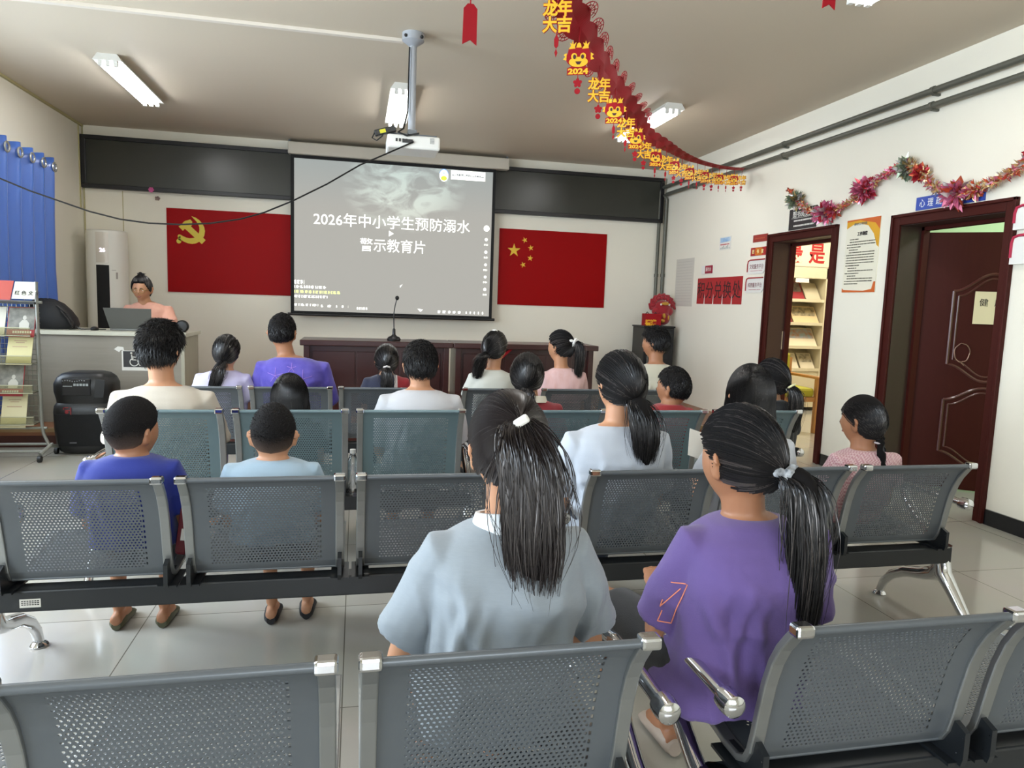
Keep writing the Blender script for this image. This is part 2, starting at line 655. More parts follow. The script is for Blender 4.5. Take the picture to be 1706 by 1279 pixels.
b.M = Matrix.Translation((0.15, 5.04, 2.432)) @ Matrix.Rotation(math.radians(-18), 4, 'Y')
b.box(-0.01, 0.03, -0.0215, -0.02, -0.012, 0.012)
b.build('label', mat('yellow_label', 'c8c22a', 0.6), t, smooth=False)
b = B()
b.tube([(0.11, 5.03, 2.43), (0.09, 5.02, 2.385), (0.12, 5.02, 2.37), (0.155, 5.02, 2.40), (0.17, 5.03, 2.43)], 0.005, 6)
b.build('cable_loop', M_BLACK, t)
b = B()
wire = [(0.365, 4.99, 2.375), (0.19, 4.99, 2.285), (0.013, 4.99, 2.197), (-0.20, 5, 2.06), (-0.422, 5, 1.935), (-0.60, 5, 1.85), (-0.749, 5, 1.799), (-0.93, 5, 1.762), (-1.113, 5, 1.744), (-1.30, 5, 1.742), (-1.465, 5, 1.757), (-1.64, 5, 1.795), (-1.803, 5, 1.847), (-1.97, 5, 1.90), (-2.127, 5, 1.962), (-2.6, 5, 2.15), (XL + 0.01, 5, 2.34)]
b.tube(wire, 0.0055, 6)
tag(b.build('hanging_cable', M_BLACK), 'black cable sagging from the projector across to the left wall', 'cable')
b = B()
b.box(XL, 0.30, 5.26, 5.30, HC - 0.022, HC)
tag(b.build('cable_duct', mat('duct_white', 'd6cdc0', 0.5), smooth=False), 'narrow white cable duct along the ceiling to the projector pole', 'cable duct')

# ---------------------------------------------------------------- pipes in the right corner


def pipe(y_end, z, x, xv, yv, label):
    t = thing('heating_pipe', label, 'pipe', (x, y_end, z), 0, 'grey pipes along the right wall')
    b = B()
    pts = [(x, YB + 0.02, z), (x, y_end, z), (x, yv - 0.05, z), (x - 0.01, yv, z - 0.01), (xv, yv, z - 0.06), (xv, yv, STG)]
    b.tube(pts, 0.022, 12)
    b.build('pipe_run', M_PIPE, t)
    for y in (0.4, 2.4, 4.45, 6.25, 8.1):
        b = B()
        b.tube([(x, y - 0.015, z), (x, y + 0.015, z)], 0.028, 12)
        b.box(x, XR, y - 0.01, y + 0.01, z - 0.035, z - 0.02)
        b.build('pipe_bracket', M_PIPE, t)
    for zz in (1.75, 0.9):
        b = B()
        b.tube([(xv, yv, zz - 0.02), (xv, yv, zz + 0.02)], 0.029, 12)
        b.build('pipe_joint', M_PIPE, t)


pipe(7.3, 2.898, XR - 0.055, XR - 0.085, YF - 0.05, 'upper grey heating pipe along the right wall turning down in the corner')
pipe(6.8, 2.794, XR - 0.055, XR - 0.03, YF - 0.13, 'lower grey heating pipe along the right wall turning down in the corner')

# ---------------------------------------------------------------- curtain
t = thing('curtain', 'blue satin eyelet curtain hanging on the left wall', 'curtain', (XL + 0.1, 7.3, 0.25))
rings = []
ny_, y0, y1 = 190, 6.45, 7.90
for z in (0.25, 0.6, 1.0, 1.5, 2.0, 2.3, 2.45, 2.545):
    ring = []
    for i in range(ny_ + 1):
        y = y0 + (y1 - y0) * i / ny_
        a = 0.046 + 0.012 * math.sin(3 * z)
        ring.append((XL + 0.1 + a * math.sin(2 * PI * (y - 7.06) / 0.24 + 0.12 * math.sin(2 * z)), y + 0.012 * math.sin(5 * y + z), z + 0.012 * (z > 2.5) * math.sin(2 * PI * (y - 7.06) / 0.24)))
    rings.append(ring)
b = B()
b.loft(rings, caps=False, closed=False)
cu = b.build('cloth', mat('blue_satin', '3a63b4', 0.3, sheen=0.2, spec=0.8), t)
cu.modifiers.new('thickness', 'SOLIDIFY').thickness = 0.003
for k in range(6):
    y = 6.64 + 0.24 * k
    b = B()
    pts = [(XL + 0.1 + 0.056, y + 0.04 * math.cos(a), 2.468 + 0.04 * math.sin(a)) for a in [2 * PI * i / 18 for i in range(19)]]
    b.tube(pts, 0.010, 6)
    b.build('eyelet', mat('silver_eyelet', 'c9cbc6', 0.25, metal=0.7), t)
b = B()
b.tube([(XL + 0.1, 4.9, 2.485), (XL + 0.1, 7.93, 2.485)], 0.012, 10)
for y in (4.9, 7.93):
    b.ball((XL + 0.1, y, 2.485), 0.022)
b.box(XL, XL + 0.1, 7.89, 7.905, 2.478, 2.492)
b.box(XL, XL + 0.1, 4.95, 4.965, 2.478, 2.492)
tag(b.build('curtain_rod', M_CHROME), 'metal curtain rod threaded through the eyelets of the blue curtain', 'curtain rod')

# ---------------------------------------------------------------- front wall: boards, flags, screen
fr = on_front(YF - 0.003)
t = thing('display_board', 'long black framed LED display board across the top of the front wall', 'display board', (0.45, YF, 2.44))
BX0, BX1, BZ0, BZ1 = XL + 0.01, 3.945, 2.437, 3.012
b = B()
b.prism(rect(BX0 + 0.03, BX1 - 0.03, BZ0 + 0.03, BZ1 - 0.03), fr, 0.05)
m = mat('dark_display_panel', '2e2f28', 0.3, var=0.25, vscale=3)
b.build('panel', m, t, smooth=False)
M_FRB = mat('black_frame', '0d0c10', 0.4)
for (u0, u1, v0, v1) in ((BX0, BX1, BZ1 - 0.045, BZ1), (BX0, BX1, BZ0, BZ0 + 0.045), (BX0, BX0 + 0.05, BZ0 + 0.045, BZ1 - 0.045), (BX1 - 0.05, BX1, BZ0 + 0.045, BZ1 - 0.045)):
    b = B()
    b.prism(rect(u0, u1, v0, v1), fr, 0.075)
    b.build('frame', M_FRB, t, smooth=False, bev=0.004)
b = B()
b.ball((-2.29, YF - 0.085, 2.452), (0.024, 0.012, 0.022))
for a in range(6):
    b.ball((-2.29 + 0.02 * math.cos(a), YF - 0.085, 2.452 + 0.02 * math.sin(a)), 0.012, 8, 6)
tag(b.build('flower_sticker', mat('pink_flower', 'c2568e', 0.6)), 'small pink flower stuck on the lower edge of the black board', 'flower')
b = B()
for a in range(5):
    b.ball((-2.245 + 0.018 * math.cos(a * 1.3), YF - 0.012, 2.37 + 0.014 * math.sin(a * 1.3)), 0.013, 8, 6)
tag(b.build('dried_flower', mat('dried_flower', '8d7a72', 0.8)), 'small dried brown flower on the wall under the pink flower', 'flower')


def star(fn, b, cu_, cv, r, rot, d, w0):
    poly = []
    for i in range(10):
        a = PI / 2 + rot + i * PI / 5
        q = r if i % 2 == 0 else r * 0.382
        poly.append((cu_ + q * math.cos(a), cv + q * math.sin(a)))
    # triangle fan keeps the concave outline exact
    n = len(poly)
    vs = [fn(cu_, cv, w0 + d)] + [fn(u, v, w0 + d) for u, v in poly]
    b.add(vs, [(0, 1 + i, 1 + (i + 1) % n) for i in range(n)])
    vs = [fn(u, v, w0) for u, v in poly] + [fn(u, v, w0 + d) for u, v in poly]
    b.add(vs, [(i, (i + 1) % n, n + (i + 1) % n, n + i) for i in range(n)])


t = thing('party_flag', 'red flag with a yellow hammer and sickle left of the screen', 'flag', (-1.43, YF, 1.312))
b = B()
b.prism(rect(-2.153, -0.713, 1.312, 2.272), fr, 0.008)
b.build('cloth', M_RED, t, smooth=False)


def emb(zx, zy):
    px, py = 270 + zx / 16, 340 + zy / 16
    return (-2.05 + (px - 294) * 0.00651, 2.176 - (py - 361) * 0.00685 + (px - 294) * 0.00037)


outer = [(790, 325), (900, 360), (1000, 430), (1080, 520), (1130, 620), (1150, 720), (1130, 840), (1080, 930), (1000, 1005), (900, 1050), (800, 1065), (690, 1045), (600, 1010), (535, 975)]
inner = [(790, 325), (850, 390), (920, 460), (970, 540), (1000, 620), (1002, 700), (985, 775), (955, 835), (910, 880), (850, 900), (740, 912), (650, 895), (570, 860), (490, 815)]
b = B()
fr9 = on_front(YF - 0.0115)
for i in range(len(outer) - 1):
    q = [emb(*outer[i]), emb(*outer[i + 1]), emb(*inner[i + 1]), emb(*inner[i])]
    b.add([fr9(u, v, 0.002) for u, v in q], [(0, 1, 2, 3)])
for (zx, zy, r) in ((465, 855, 48), (450, 985, 66), (490, 915, 62)):
    b.add([fr9(*emb(zx + r * math.cos(2 * PI * k / 16), zy + r * math.sin(2 * PI * k / 16)), 0.0022) for k in range(16)], [tuple(range(16))])
b.add([fr9(*emb(*p), 0.0024) for p in [(445, 595), (545, 545), (560, 500), (620, 450), (640, 680), (605, 665), (560, 712)]], [(0, 1, 2, 3, 4, 5, 6)])
b.add([fr9(*emb(*p), 0.0026) for p in [(620, 450), (700, 432), (760, 410), (815, 470), (800, 570), (770, 590), (640, 680)]], [tuple(range(7))])
b.add([fr9(*emb(*p), 0.0028) for p in [(640, 680), (770, 590), (1165, 965), (1060, 1072)]], [(0, 1, 2, 3)])
b.build('emblem', M_GOLD, t, smooth=False)

t = thing('national_flag', 'red flag with five yellow stars right of the screen', 'flag', (2.48, YF, 1.295))
b = B()
b.prism(rect(1.763, 3.203, 1.295, 2.257), fr, 0.008)
b.build('cloth', M_RED, t, smooth=False)
M_STAR = mat('star_yellow', 'd8b024', 0.4)
for cu_, cv, r, rot in ((1.958, 1.988, 0.088, 0), (2.095, 2.124, 0.040, 0.4), (2.178, 2.029, 0.040, 0.2), (2.175, 1.899, 0.040, -0.1), (2.083, 1.811, 0.040, 0.35)):
    b = B()
    star(fr9, b, cu_, cv, r, rot, 0.002, 0.0)
    b.build('star', M_STAR, t, smooth=False)

# projection screen
SY = 8.86
sc = on_front(SY)
t = thing('projection_screen', 'pull-down projection screen showing a film title between the two red flags', 'screen', (0.45, SY, 1.1))
b = B()
b.box(-0.793, 1.818, SY - 0.06, SY + 0.07, 2.945, 3.08)
b.build('case', mat('screen_case', 'b9b2a4', 0.45), t, smooth=False, bev=0.012)
for x in (-0.78, 1.80):
    b = B()
    b.box(x - 0.01, x + 0.01, SY - 0.01, YF, 3.06, 3.11)
    b.build('case_bracket', M_STEEL, t, smooth=False)
b = B()
b.prism(rect(-0.767, 1.664, 1.11, 2.95), sc, 0.003)
b.build('cloth', M_BLACKM, t, smooth=False)
b = B()
b.tube([(-0.80, SY, 1.10), (1.70, SY, 1.10)], 0.017, 10)
b.build('bottom_bar', M_BLACK, t)


def screen_mat():
    m = bpy.data.materials.new('projected_picture')
    m.use_nodes = True
    nt = m.node_tree
    N, L = nt.nodes, nt.links
    p = N['Principled BSDF']
    p.inputs['Base Color'].default_value = C('3a3a38')
    p.inputs['Roughness'].default_value = 0.9
    p.inputs['Specular IOR Level'].default_value = 0.0
    tc = N.new('ShaderNodeTexCoord')
    sep = N.new('ShaderNodeSeparateXYZ')
    L.new(tc.outputs['Object'], sep.inputs[0])

    def mth(op, a, b_=None, c_=None):
        n = N.new('ShaderNodeMath')
        n.operation = op
        n.use_clamp = op == 'SUBTRACT' and c_ == 'clamp'
        for i, q in enumerate((a, b_)):
            if q is None:
                continue
            if isinstance(q, (int, float)):
                n.inputs[i].default_value = q
            else:
                L.new(q, n.inputs[i])
        return n.outputs[0]
    X, Zc = sep.outputs['X'], sep.outputs['Z']                # relative to the screen's base point
    nz = N.new('ShaderNodeTexNoise')
    nz.inputs['Scale'].default_value = 2.6
    nz.inputs['Detail'].default_value = 7
    nz.inputs['Distortion'].default_value = 1.4
    mp = N.new('ShaderNodeMapping')
    mp.inputs['Rotation'].default_value = (0, math.radians(25), 0)
    mp.inputs['Scale'].default_value = (1, 1, 1.9)
    L.new(tc.outputs['Object'], mp.inputs[0])
    L.new(mp.outputs[0], nz.inputs['Vector'])
    # soft ellipse, the lit water at the top of the frame
    dx = mth('DIVIDE', mth('SUBTRACT', X, 0.10), 0.68)
    dz = mth('DIVIDE', mth('SUBTRACT', Zc, 1.56), 0.50)
    r2 = mth('ADD', mth('MULTIPLY', dx, dx), mth('MULTIPLY', dz, dz))
    g = mth('SUBTRACT', 1.25, r2, 'clamp')
    rp = N.new('ShaderNodeValToRGB')
    rp.color_ramp.elements[0].position = 0.40
    rp.color_ramp.elements[1].position = 0.60
    L.new(nz.outputs[0], rp.inputs[0])
    k = mth('MULTIPLY', g, rp.outputs[0])
    mx = N.new('ShaderNodeMix')
    mx.data_type = 'RGBA'
    mx.inputs[6].default_value = C('b4b2ab')
    mx.inputs[7].default_value = C('e2e8dc')
    L.new(k, mx.inputs[0])
    # cool blue-grey cast towards the top edge of the frame
    tp = mth('DIVIDE', mth('SUBTRACT', Zc, 1.25), 0.6)
    tpn = N.new('ShaderNodeClamp')
    L.new(tp, tpn.inputs[0])
    mx2 = N.new('ShaderNodeMix')
    mx2.data_type = 'RGBA'
    mx2.blend_type = 'MULTIPLY'
    L.new(tpn.outputs[0], mx2.inputs[0])
    L.new(mx.outputs[2], mx2.inputs[6])
    mx2.inputs[7].default_value = (0.80, 0.90, 0.96, 1)
    L.new(mx2.outputs[2], p.inputs['Emission Color'])
    p.inputs['Emission Strength'].default_value = 0.95
    return m


b = B()
b.prism(rect(-0.727, 1.626, 1.14, 2.907), on_front(SY - 0.003), 0.001)
b.build('picture', screen_mat(), t, smooth=False)
M_SCW = mat('projected_white', 'f4f4ee', 0.9, emit=0.95)
M_SCG = mat('projected_grey', '8a8f92', 0.9, emit=0.7)
M_SCY = mat('projected_yellow', 'dfe6a0', 0.9, emit=0.85)
s4 = on_front(SY - 0.0045)
b = B()
letter(b, '2026年中小学生预防溺水', s4, 0.425, 2.232, 0, size=0.15, width=1.865, height=0.158, bold=0.0008)
letter(b, '警示教育片', s4, 0.42, 1.955, 0, size=0.15, width=0.78, height=0.158, bold=0.0008)
b.add([s4(0.37, 2.065, 0), s4(0.37, 2.135, 0), s4(0.43, 2.10, 0)], [(0, 1, 2)])
b.build('title_lettering', M_SCW, t, smooth=False)
rnd = random.Random(5)
b = B()
def dashes(b, u0, u1, v, h, gap=0.012, lo=0.012, hi=0.05):
    u = u0
    while u < u1:
        w = min(u1 - u, rnd.uniform(lo, hi))
        for q in (0.62, -0.02, -0.6):
            b.prism(rect(u, u + w * rnd.uniform(0.6, 1), v + h * q / 2 - h * 0.12, v + h * q / 2 + h * 0.12), s4, 0.001)
        b.prism(rect(u + w * 0.4, u + w * 0.55, v - h / 2, v + h / 2), s4, 0.001)
        u += w + gap
dashes(b, -0.725, -0.61, 1.48, 0.05, 0.008, 0.02, 0.03)
dashes(b, -0.725, -0.36, 1.425, 0.034, 0.006)
dashes(b, -0.725, -0.34, 1.312, 0.032, 0.006)
dashes(b, -0.725, -0.45, 1.212, 0.03, 0.012)
dashes(b, -0.42, -0.1, 1.205, 0.03, 0.05)
dashes(b, 0.0, 0.13, 1.19, 0.032, 0.004)
dashes(b, 0.98, 1.30, 1.178, 0.035, 0.025, 0.03, 0.045)
dashes(b, 1.33, 1.57, 1.178, 0.032, 0.03, 0.02, 0.026)
for tri in ([(0.73, 1.21), (0.80, 1.20), (0.765, 1.17)], [(0.51, 1.48), (0.545, 1.50), (0.515, 1.455)]):
    ib = B()
    ib.add([s4(*q, 0) for q in tri], [(0, 2, 1)])
    ib.build('icon', M_SCW, t, smooth=False)
for k, (v, r) in enumerate(((2.225, 0.038), (2.09, 0.02), (1.935, 0.02), (1.78, 0.018), (1.63, 0.018), (1.475, 0.02))):
    ib = B()
    ib.add([s4(1.565 + r * math.cos(2 * PI * i / 16), v + r * math.sin(2 * PI * i / 16), 0) for i in range(16)], [tuple(range(15, -1, -1))])
    ib.build('icon', M_SCW, t, smooth=False)
    if k:
        dashes(b, 1.54, 1.59, v - 0.065, 0.024, 0.004, 0.015, 0.02)
b.build('small_lettering', M_SCW, t, smooth=False)
b = B()
dashes(b, -0.725, -0.19, 1.368, 0.036, 0.006)
b.build('caption', M_SCY, t, smooth=False)
b = B()
b.prism(rect(1.105, 1.53, 2.79, 2.90), s4, 0.001)
lg = [(1.02, 2.835, 0.052, 0.078)]
b.add([s4(1.02 + 0.055 * math.cos(2 * PI * i / 24), 2.83 + 0.075 * math.sin(2 * PI * i / 24), 0) for i in range(24)], [tuple(range(23, -1, -1))])
b.build('logo', M_SCW, t, smooth=False)
s6 = on_front(SY - 0.0062)
b = B()
b.add([s6(1.02 + 0.036 * math.cos(2 * PI * i / 20), 2.795 + 0.028 * math.sin(2 * PI * i / 20), 0) for i in range(20)], [tuple(range(19, -1, -1))])
b.build('logo_green', mat('projected_green', 'c6e04a', 0.9, emit=0.8), t, smooth=False)
b = B()
for i in range(7):
    a0, a1 = PI * (0.08 + 0.84 * i / 7), PI * (0.08 + 0.84 * (i + 1) / 7)
    q = [(1.02 + r * math.cos(a), 2.835 + 1.25 * r * math.sin(a)) for r, a in ((0.05, a0), (0.05, a1), (0.058, a1), (0.058, a0))]
    b.add([s6(u, v, 0) for u, v in q], [(0, 1, 2, 3)])
b.add([s6(u, v, 0) for u, v in ((1.0, 2.87), (1.02, 2.845), (1.04, 2.87), (1.02, 2.86))], [(0, 1, 2, 3)])
b.build('logo_blue', mat('projected_blue', '7fa6d8', 0.9, emit=0.8), t, smooth=False)
b = B()
u = 1.12
while u < 1.50:
    w = rnd.uniform(0.01, 0.03)
    b.prism(rect(u, u + w, 2.842 + rnd.uniform(-0.006, 0.0), 2.842 + rnd.uniform(0.002, 0.022)), s6, 0.001)
    u += w + 0.008
b.prism(rect(1.11, 1.52, 2.834, 2.838), s6, 0.001)
b.build('logo_caption', M_SCG, t, smooth=False)

# ---------------------------------------------------------------- air conditioner
t = thing('air_conditioner', 'white cylindrical floor air conditioner in the left front corner', 'air conditioner', (-2.70, 8.72, STG))
b = B()
prof = [(0.20, STG), (0.215, STG + 0.02), (0.215, 0.5), (0.205, 0.52), (0.205, 1.90), (0.20, 1.945), (0.185, 1.955), (0.0, 1.955)]
b.lathe((-2.70, 8.74, 0), prof, 32)
b.build('body', mat('appliance_white', 'd8d6cc', 0.3), t)


def on_cyl(u, v, w=0):
    a = u / 0.205 - PI / 2 + 0.27
    return (-2.70 + (0.206 + w) * math.cos(a), 8.74 + (0.206 + w) * math.sin(a), v)


def cyl_panel(b, u0, u1, v0, v1, d=0.004, n=8):
    for i in range(n):
        a, c = u0 + (u1 - u0) * i / n, u0 + (u1 - u0) * (i + 1) / n
        b.prism(rect(a, c, v0, v1), on_cyl, d)


b = B()
cyl_panel(b, -0.105, 0.02, 0.60, 1.575)
b.build('air_outlet', M_BLACKM, t, smooth=False)
b = B()
cyl_panel(b, -0.105, 0.02, 1.60, 1.925, 0.003)
b.build('display_panel', mat('warm_white_panel', 'cfc8ba', 0.25), t, smooth=False)
b = B()
letter(b, '26', lambda u, v, w=0: on_cyl(u, v, w + 0.004), -0.04, 1.735, 0, size=0.055, bold=0.002)
b.build('digits', mat('display_digits', 'f4ecff', 0.5, emit=1.2), t, smooth=False)
b = B()
cyl_panel(b, 0.045, 0.085, 1.52, 1.525, 0.003, 2)
cyl_panel(b, 0.085, 0.105, 1.43, 1.50, 0.002, 2)
b.build('badge', mat('badge_grey', '9a938c', 0.5), t, smooth=False)

# ---------------------------------------------------------------- cabinet with gift box and red lion head in the right corner
t = thing('corner_cabinet', 'tall black cabinet in the right front corner under the red ornament', 'cabinet', (3.70, 8.45, STG))
b = B()
b.box(3.495, 3.895, 8.3, 8.68, STG, 1.075)
b.build('body', M_BLACK, t, smooth=False, bev=0.006)
b = B()
b.box(3.485, 3.905, 8.29, 8.69, 1.075, 1.095)
b.build('top', M_BLACK, t, smooth=False, bev=0.004)
b = B()
b.box(3.515, 3.875, 8.288, 8.3, 0.2, 1.05)
dr = b.build('door', mat('black_gloss', '101014', 0.15), t, smooth=False)
b = B()
b.tube([(3.54, 8.275, 0.6), (3.54, 8.275, 0.75)], 0.007, 8)
b.box(3.535, 3.545, 8.275, 8.29, 0.605, 0.615)
b.box(3.535, 3.545, 8.275, 8.29, 0.735, 0.745)
b.build('handle', M_CHROME, dr)
t = thing('gift_box', 'red gift box with gold lettering on the black corner cabinet', 'box', (3.60, 8.36, 1.095))
b = B()
b.box(3.50, 3.71, 8.30, 8.42, 1.096, 1.245)
b.build('carton', M_REDP, t, smooth=False, bev=0.003)
b = B()
f = on_front(8.2995)
letter(b, '福满', f, 0, 0, 0, size=0.075, bold=0.003)
b.v = [(x * 1.0 + 3.57, y, z + 1.135) for x, y, z in b.v]
b.build('lettering', M_YELP, t, smooth=False)
b = B()
for x in (3.545, 3.655):
    b.tube([(x - 0.02, 8.36, 1.245), (x, 8.36, 1.265), (x + 0.02, 8.36, 1.245)], 0.005, 6)
b.build('handle', M_BLACK, t)
t = thing('lion_dance_ornament', 'red and gold plush dragon head ornament standing on the corner cabinet', 'ornament', (3.79, 8.52, 1.095))
M_PLUSH = mat('red_plush', '8e0f1c', 0.9, sheen=0.4, bump=0.3, bscale=120)
b = B()
b.ball((3.80, 8.50, 1.30), (0.12, 0.09, 0.12), 20, 14)
b.ball((3.80, 8.47, 1.19), (0.10, 0.08, 0.09), 18, 12)
for sx in (-1, 1):
    b.ball((3.80 + 0.085 * sx, 8.48, 1.28), (0.06, 0.05, 0.06))
    b.ball((3.80 + 0.12 * sx, 8.50, 1.36), (0.05, 0.03, 0.035))
b.build('body', M_PLUSH, t)
for k in range(9):
    a = PI * (0.02 + 0.96 * k / 8)
    b = B()
    c0 = Vector((3.80 + 0.12 * math.cos(a), 8.50, 1.33 + 0.11 * math.sin(a)))
    dv = Vector((math.cos(a), 0, math.sin(a)))
    sd = Vector((-dv.z, 0, dv.x))
    pts = [c0 + dv * 0.065 * (q / 8) + sd * 0.03 * math.sin(q * 0.6) for q in range(9)]
    b.tube(pts, [0.026, 0.028, 0.027, 0.025, 0.023, 0.02, 0.018, 0.015, 0.008], 8)
    b.build('mane_curl', M_PLUSH, t)
M_GOLDP = mat('gold_plush', 'b98a2e', 0.7)
for (x, z, rx, rz) in ((3.80, 1.375, 0.055, 0.02), (3.79, 1.22, 0.022, 0.035), (3.775, 1.16, 0.03, 0.025), (3.85, 1.20, 0.010, 0.03)):
    b = B()
    b.ball((x, 8.40, z), (rx, 0.02, rz))
    b.build('gold_trim', M_GOLDP, t)
for sx in (-1, 1):
    b = B()
    b.ball((3.80 + 0.055 * sx, 8.405, 1.335 + 0.03), (0.014, 0.010, 0.014))
    b.build('eye', M_WHITE, t)

# ---------------------------------------------------------------- desks on the stage, microphone, red object


def desk(x0, x1, label):
    t = thing('conference_desk', label, 'desk', ((x0 + x1) / 2, 7.15, STG), 0, 'dark red desks on the stage')
    b = B()
    b.box(x0, x1, 6.9, 7.42, 0.857, 0.91)
    b.build('desk_top', M_WOODR, t, smooth=False, bev=0.008)
    for x in (x0 + 0.03, x1 - 0.085):
        b = B()
        b.box(x, x + 0.055, 6.97, 7.38, STG, 0.857)
        b.build('side_panel', M_WOODR, t, smooth=False, bev=0.004)
    b = B()
    b.box(x0 + 0.085, x1 - 0.085, 7.02, 7.045, STG + 0.06, 0.857)
    fp = b.build('front_panel', M_WOODR, t, smooth=False)
    for k in range(3):
        w = (x1 - x0 - 0.25) / 3
        u = x0 + 0.11 + k * (w + 0.015)
        b = B()
        b.prism(rect(u, u + w, STG + 0.12, 0.80), on_front(7.02), 0.008)
        b.build('raised_field', M_WOODR, fp, smooth=False, bev=0.006)
    b = B()
    b.box(x0 + 0.085, x1 - 0.085, 7.05, 7.36, 0.62, 0.64)
    b.build('shelf', M_WOODR, t, smooth=False)


desk(-0.518, 0.925, 'left dark red wooden desk on the stage, bearing the gooseneck microphone')
desk(0.93, 2.42, 'right dark red wooden desk on the stage without a microphone')
t = thing('gooseneck_microphone', 'black gooseneck microphone standing on the dark red desk', 'microphone', (0.36, 7.1, 0.91))
b = B()
b.lathe((0.36, 7.1, 0), [(0.065, 0.911), (0.068, 0.925), (0.055, 0.945), (0.03, 0.955), (0.016, 0.97), (0.014, 1.02), (0.007, 1.03), (0, 1.03)], 24)
b.build('base', M_BLACK, t)
b = B()
b.tube([(0.36, 7.1, 1.02), (0.357, 7.09, 1.10), (0.356, 7.08, 1.18), (0.365, 7.075, 1.25), (0.38, 7.07, 1.31)], 0.005, 8)
b.build('gooseneck', M_BLACK, t)
b = B()
b.ball((0.384, 7.065, 1.328), (0.019, 0.019, 0.022), 14, 10)
b.build('foam_windshield', M_BLACKM, t)
b = B()
b.M = Matrix.Translation((1.46, 6.985, 0.80)) @ Matrix.Rotation(math.radians(-42), 4, 'Y')
b.box(-0.13, 0.13, -0.006, 0.006, -0.012, 0.012)
b.M = None
b.ball((1.37, 6.985, 0.725), (0.05, 0.012, 0.03))
tag(b.build('red_ribbon', M_REDP, smooth=False), 'red ribbon taped slantwise to the front of the right desk', 'ribbon')

# ---------------------------------------------------------------- counter with its things
t = thing('reception_counter', 'pale wood reception counter on the left of the stage', 'counter', (-2.25, 7.0, STG))
b = B()
b.box(XL + 0.2, -1.47, 6.74, 7.36, 0.917, 0.952)
b.build('counter_top', M_COUNTW, t, smooth=False, bev=0.003)
b = B()
b.box(XL + 0.21, -1.52, 6.77, 6.80, STG, 0.917)
b.build('front_panel', M_COUNT, t, smooth=False)
b = B()
b.box(-1.52, -1.49, 6.77, 7.33, STG, 0.917)
b.build('side_panel', mat('pale_side_panel', 'a39f8c', 0.5, var=0.15, vscale=7, stretch=(4, 4, 0.5)), t, smooth=False)
b = B()
b.box(XL + 0.21, -1.52, 6.80, 7.33, 0.5, 0.52)
b.build('shelf', M_COUNT, t, smooth=False)
b = B()
f = on_front(6.77)
t = thing('wheelchair_sign', 'black and white wheelchair symbol sign taped to the counter front', 'sign', (-1.89, 6.768, 0.65))
b.prism(rect(-2.0, -1.76, 0.615, 0.79), f, 0.001)
b.build('sheet', M_PAPER, t, smooth=False)
b = B()
b.prism(rect(-1.988, -1.775, 0.645, 0.785), on_front(6.7688), 0.001)
b.build('black_field', mat('sign_black', '2c2a2a', 0.6), t, smooth=False)
b = B()
f = lambda u, v, w=0: (u, 6.7665, v)
cx, cz = -1.90, 0.690
b.tube([f(cx + 0.034 * math.cos(a), cz + 0.034 * math.sin(a)) for a in [PI * 0.55 + i * 0.2 for i in range(22)]], 0.004, 6)
b.tube([f(cx - 0.02, cz + 0.065), f(cx - 0.015, cz + 0.02), f(cx + 0.025, cz + 0.018), f(cx + 0.045, cz - 0.03), f(cx + 0.06, cz - 0.026)], 0.005, 6)
b.tube([f(cx - 0.018, cz + 0.045), f(cx + 0.02, cz + 0.043)], 0.004, 6)
b.ball(f(cx - 0.022, cz + 0.078), 0.009)
b.build('wheelchair_symbol', M_PAPER, t)
b = B()
f = on_front(6.77)
b.prism([(-2.06, 0.80), (-2.03, 0.825), (-1.985, 0.82), (-1.98, 0.79), (-2.005, 0.795), (-2.02, 0.775)], f, 0.001)
tag(b.build('torn_paper', M_PAPER, smooth=False), 'torn scrap of white paper left on the counter front', 'paper scrap')
t = thing('laptop', 'grey laptop open on the counter with its lid towards the room', 'laptop', (-1.98, 7.0, 0.952))
b = B()
b.box(-2.15, -1.81, 6.97, 7.2, 0.953, 0.968)
b.build('base', mat('laptop_grey', '6e6e6a', 0.4, metal=0.4), t, smooth=False, bev=0.004)
b = B()
b.add([(-2.15, 6.975, 0.965), (-1.81, 6.975, 0.965), (-1.79, 6.90, 1.152), (-2.18, 6.90, 1.152), (-2.15, 6.983, 0.967), (-1.81, 6.983, 0.967), (-1.79, 6.908, 1.154), (-2.18, 6.908, 1.154)], [(0, 1, 2, 3), (7, 6, 5, 4), (0, 4, 5, 1), (1, 5, 6, 2), (2, 6, 7, 3), (3, 7, 4, 0)])
b.build('lid', mat('laptop_lid', '5f5f5b', 0.42, metal=0.35), t, smooth=False)
t = thing('computer_mouse', 'black computer mouse beside the laptop on the counter', 'mouse', (-2.26, 6.93, 0.952))
b = B()
b.ball((-2.26, 6.93, 0.962), (0.032, 0.055, 0.024))
b.build('shell', M_BLACK, t)
b = B()
b.tube([(-2.27, 6.97, 0.96), (-2.33, 6.99, 0.957), (-2.38, 6.95, 0.957), (-2.35, 6.91, 0.957), (-2.41, 6.93, 0.985), (-2.43, 6.97, 0.96), (-2.37, 7.02, 0.957), (-2.2, 7.03, 0.957)], 0.004, 6)
b.build('cord', M_BLACK, t)
t = thing('backpack', 'black backpack lying on the counter beside the magazine rack', 'backpack', (-2.60, 7.02, 0.952))
b = B()
rings = []
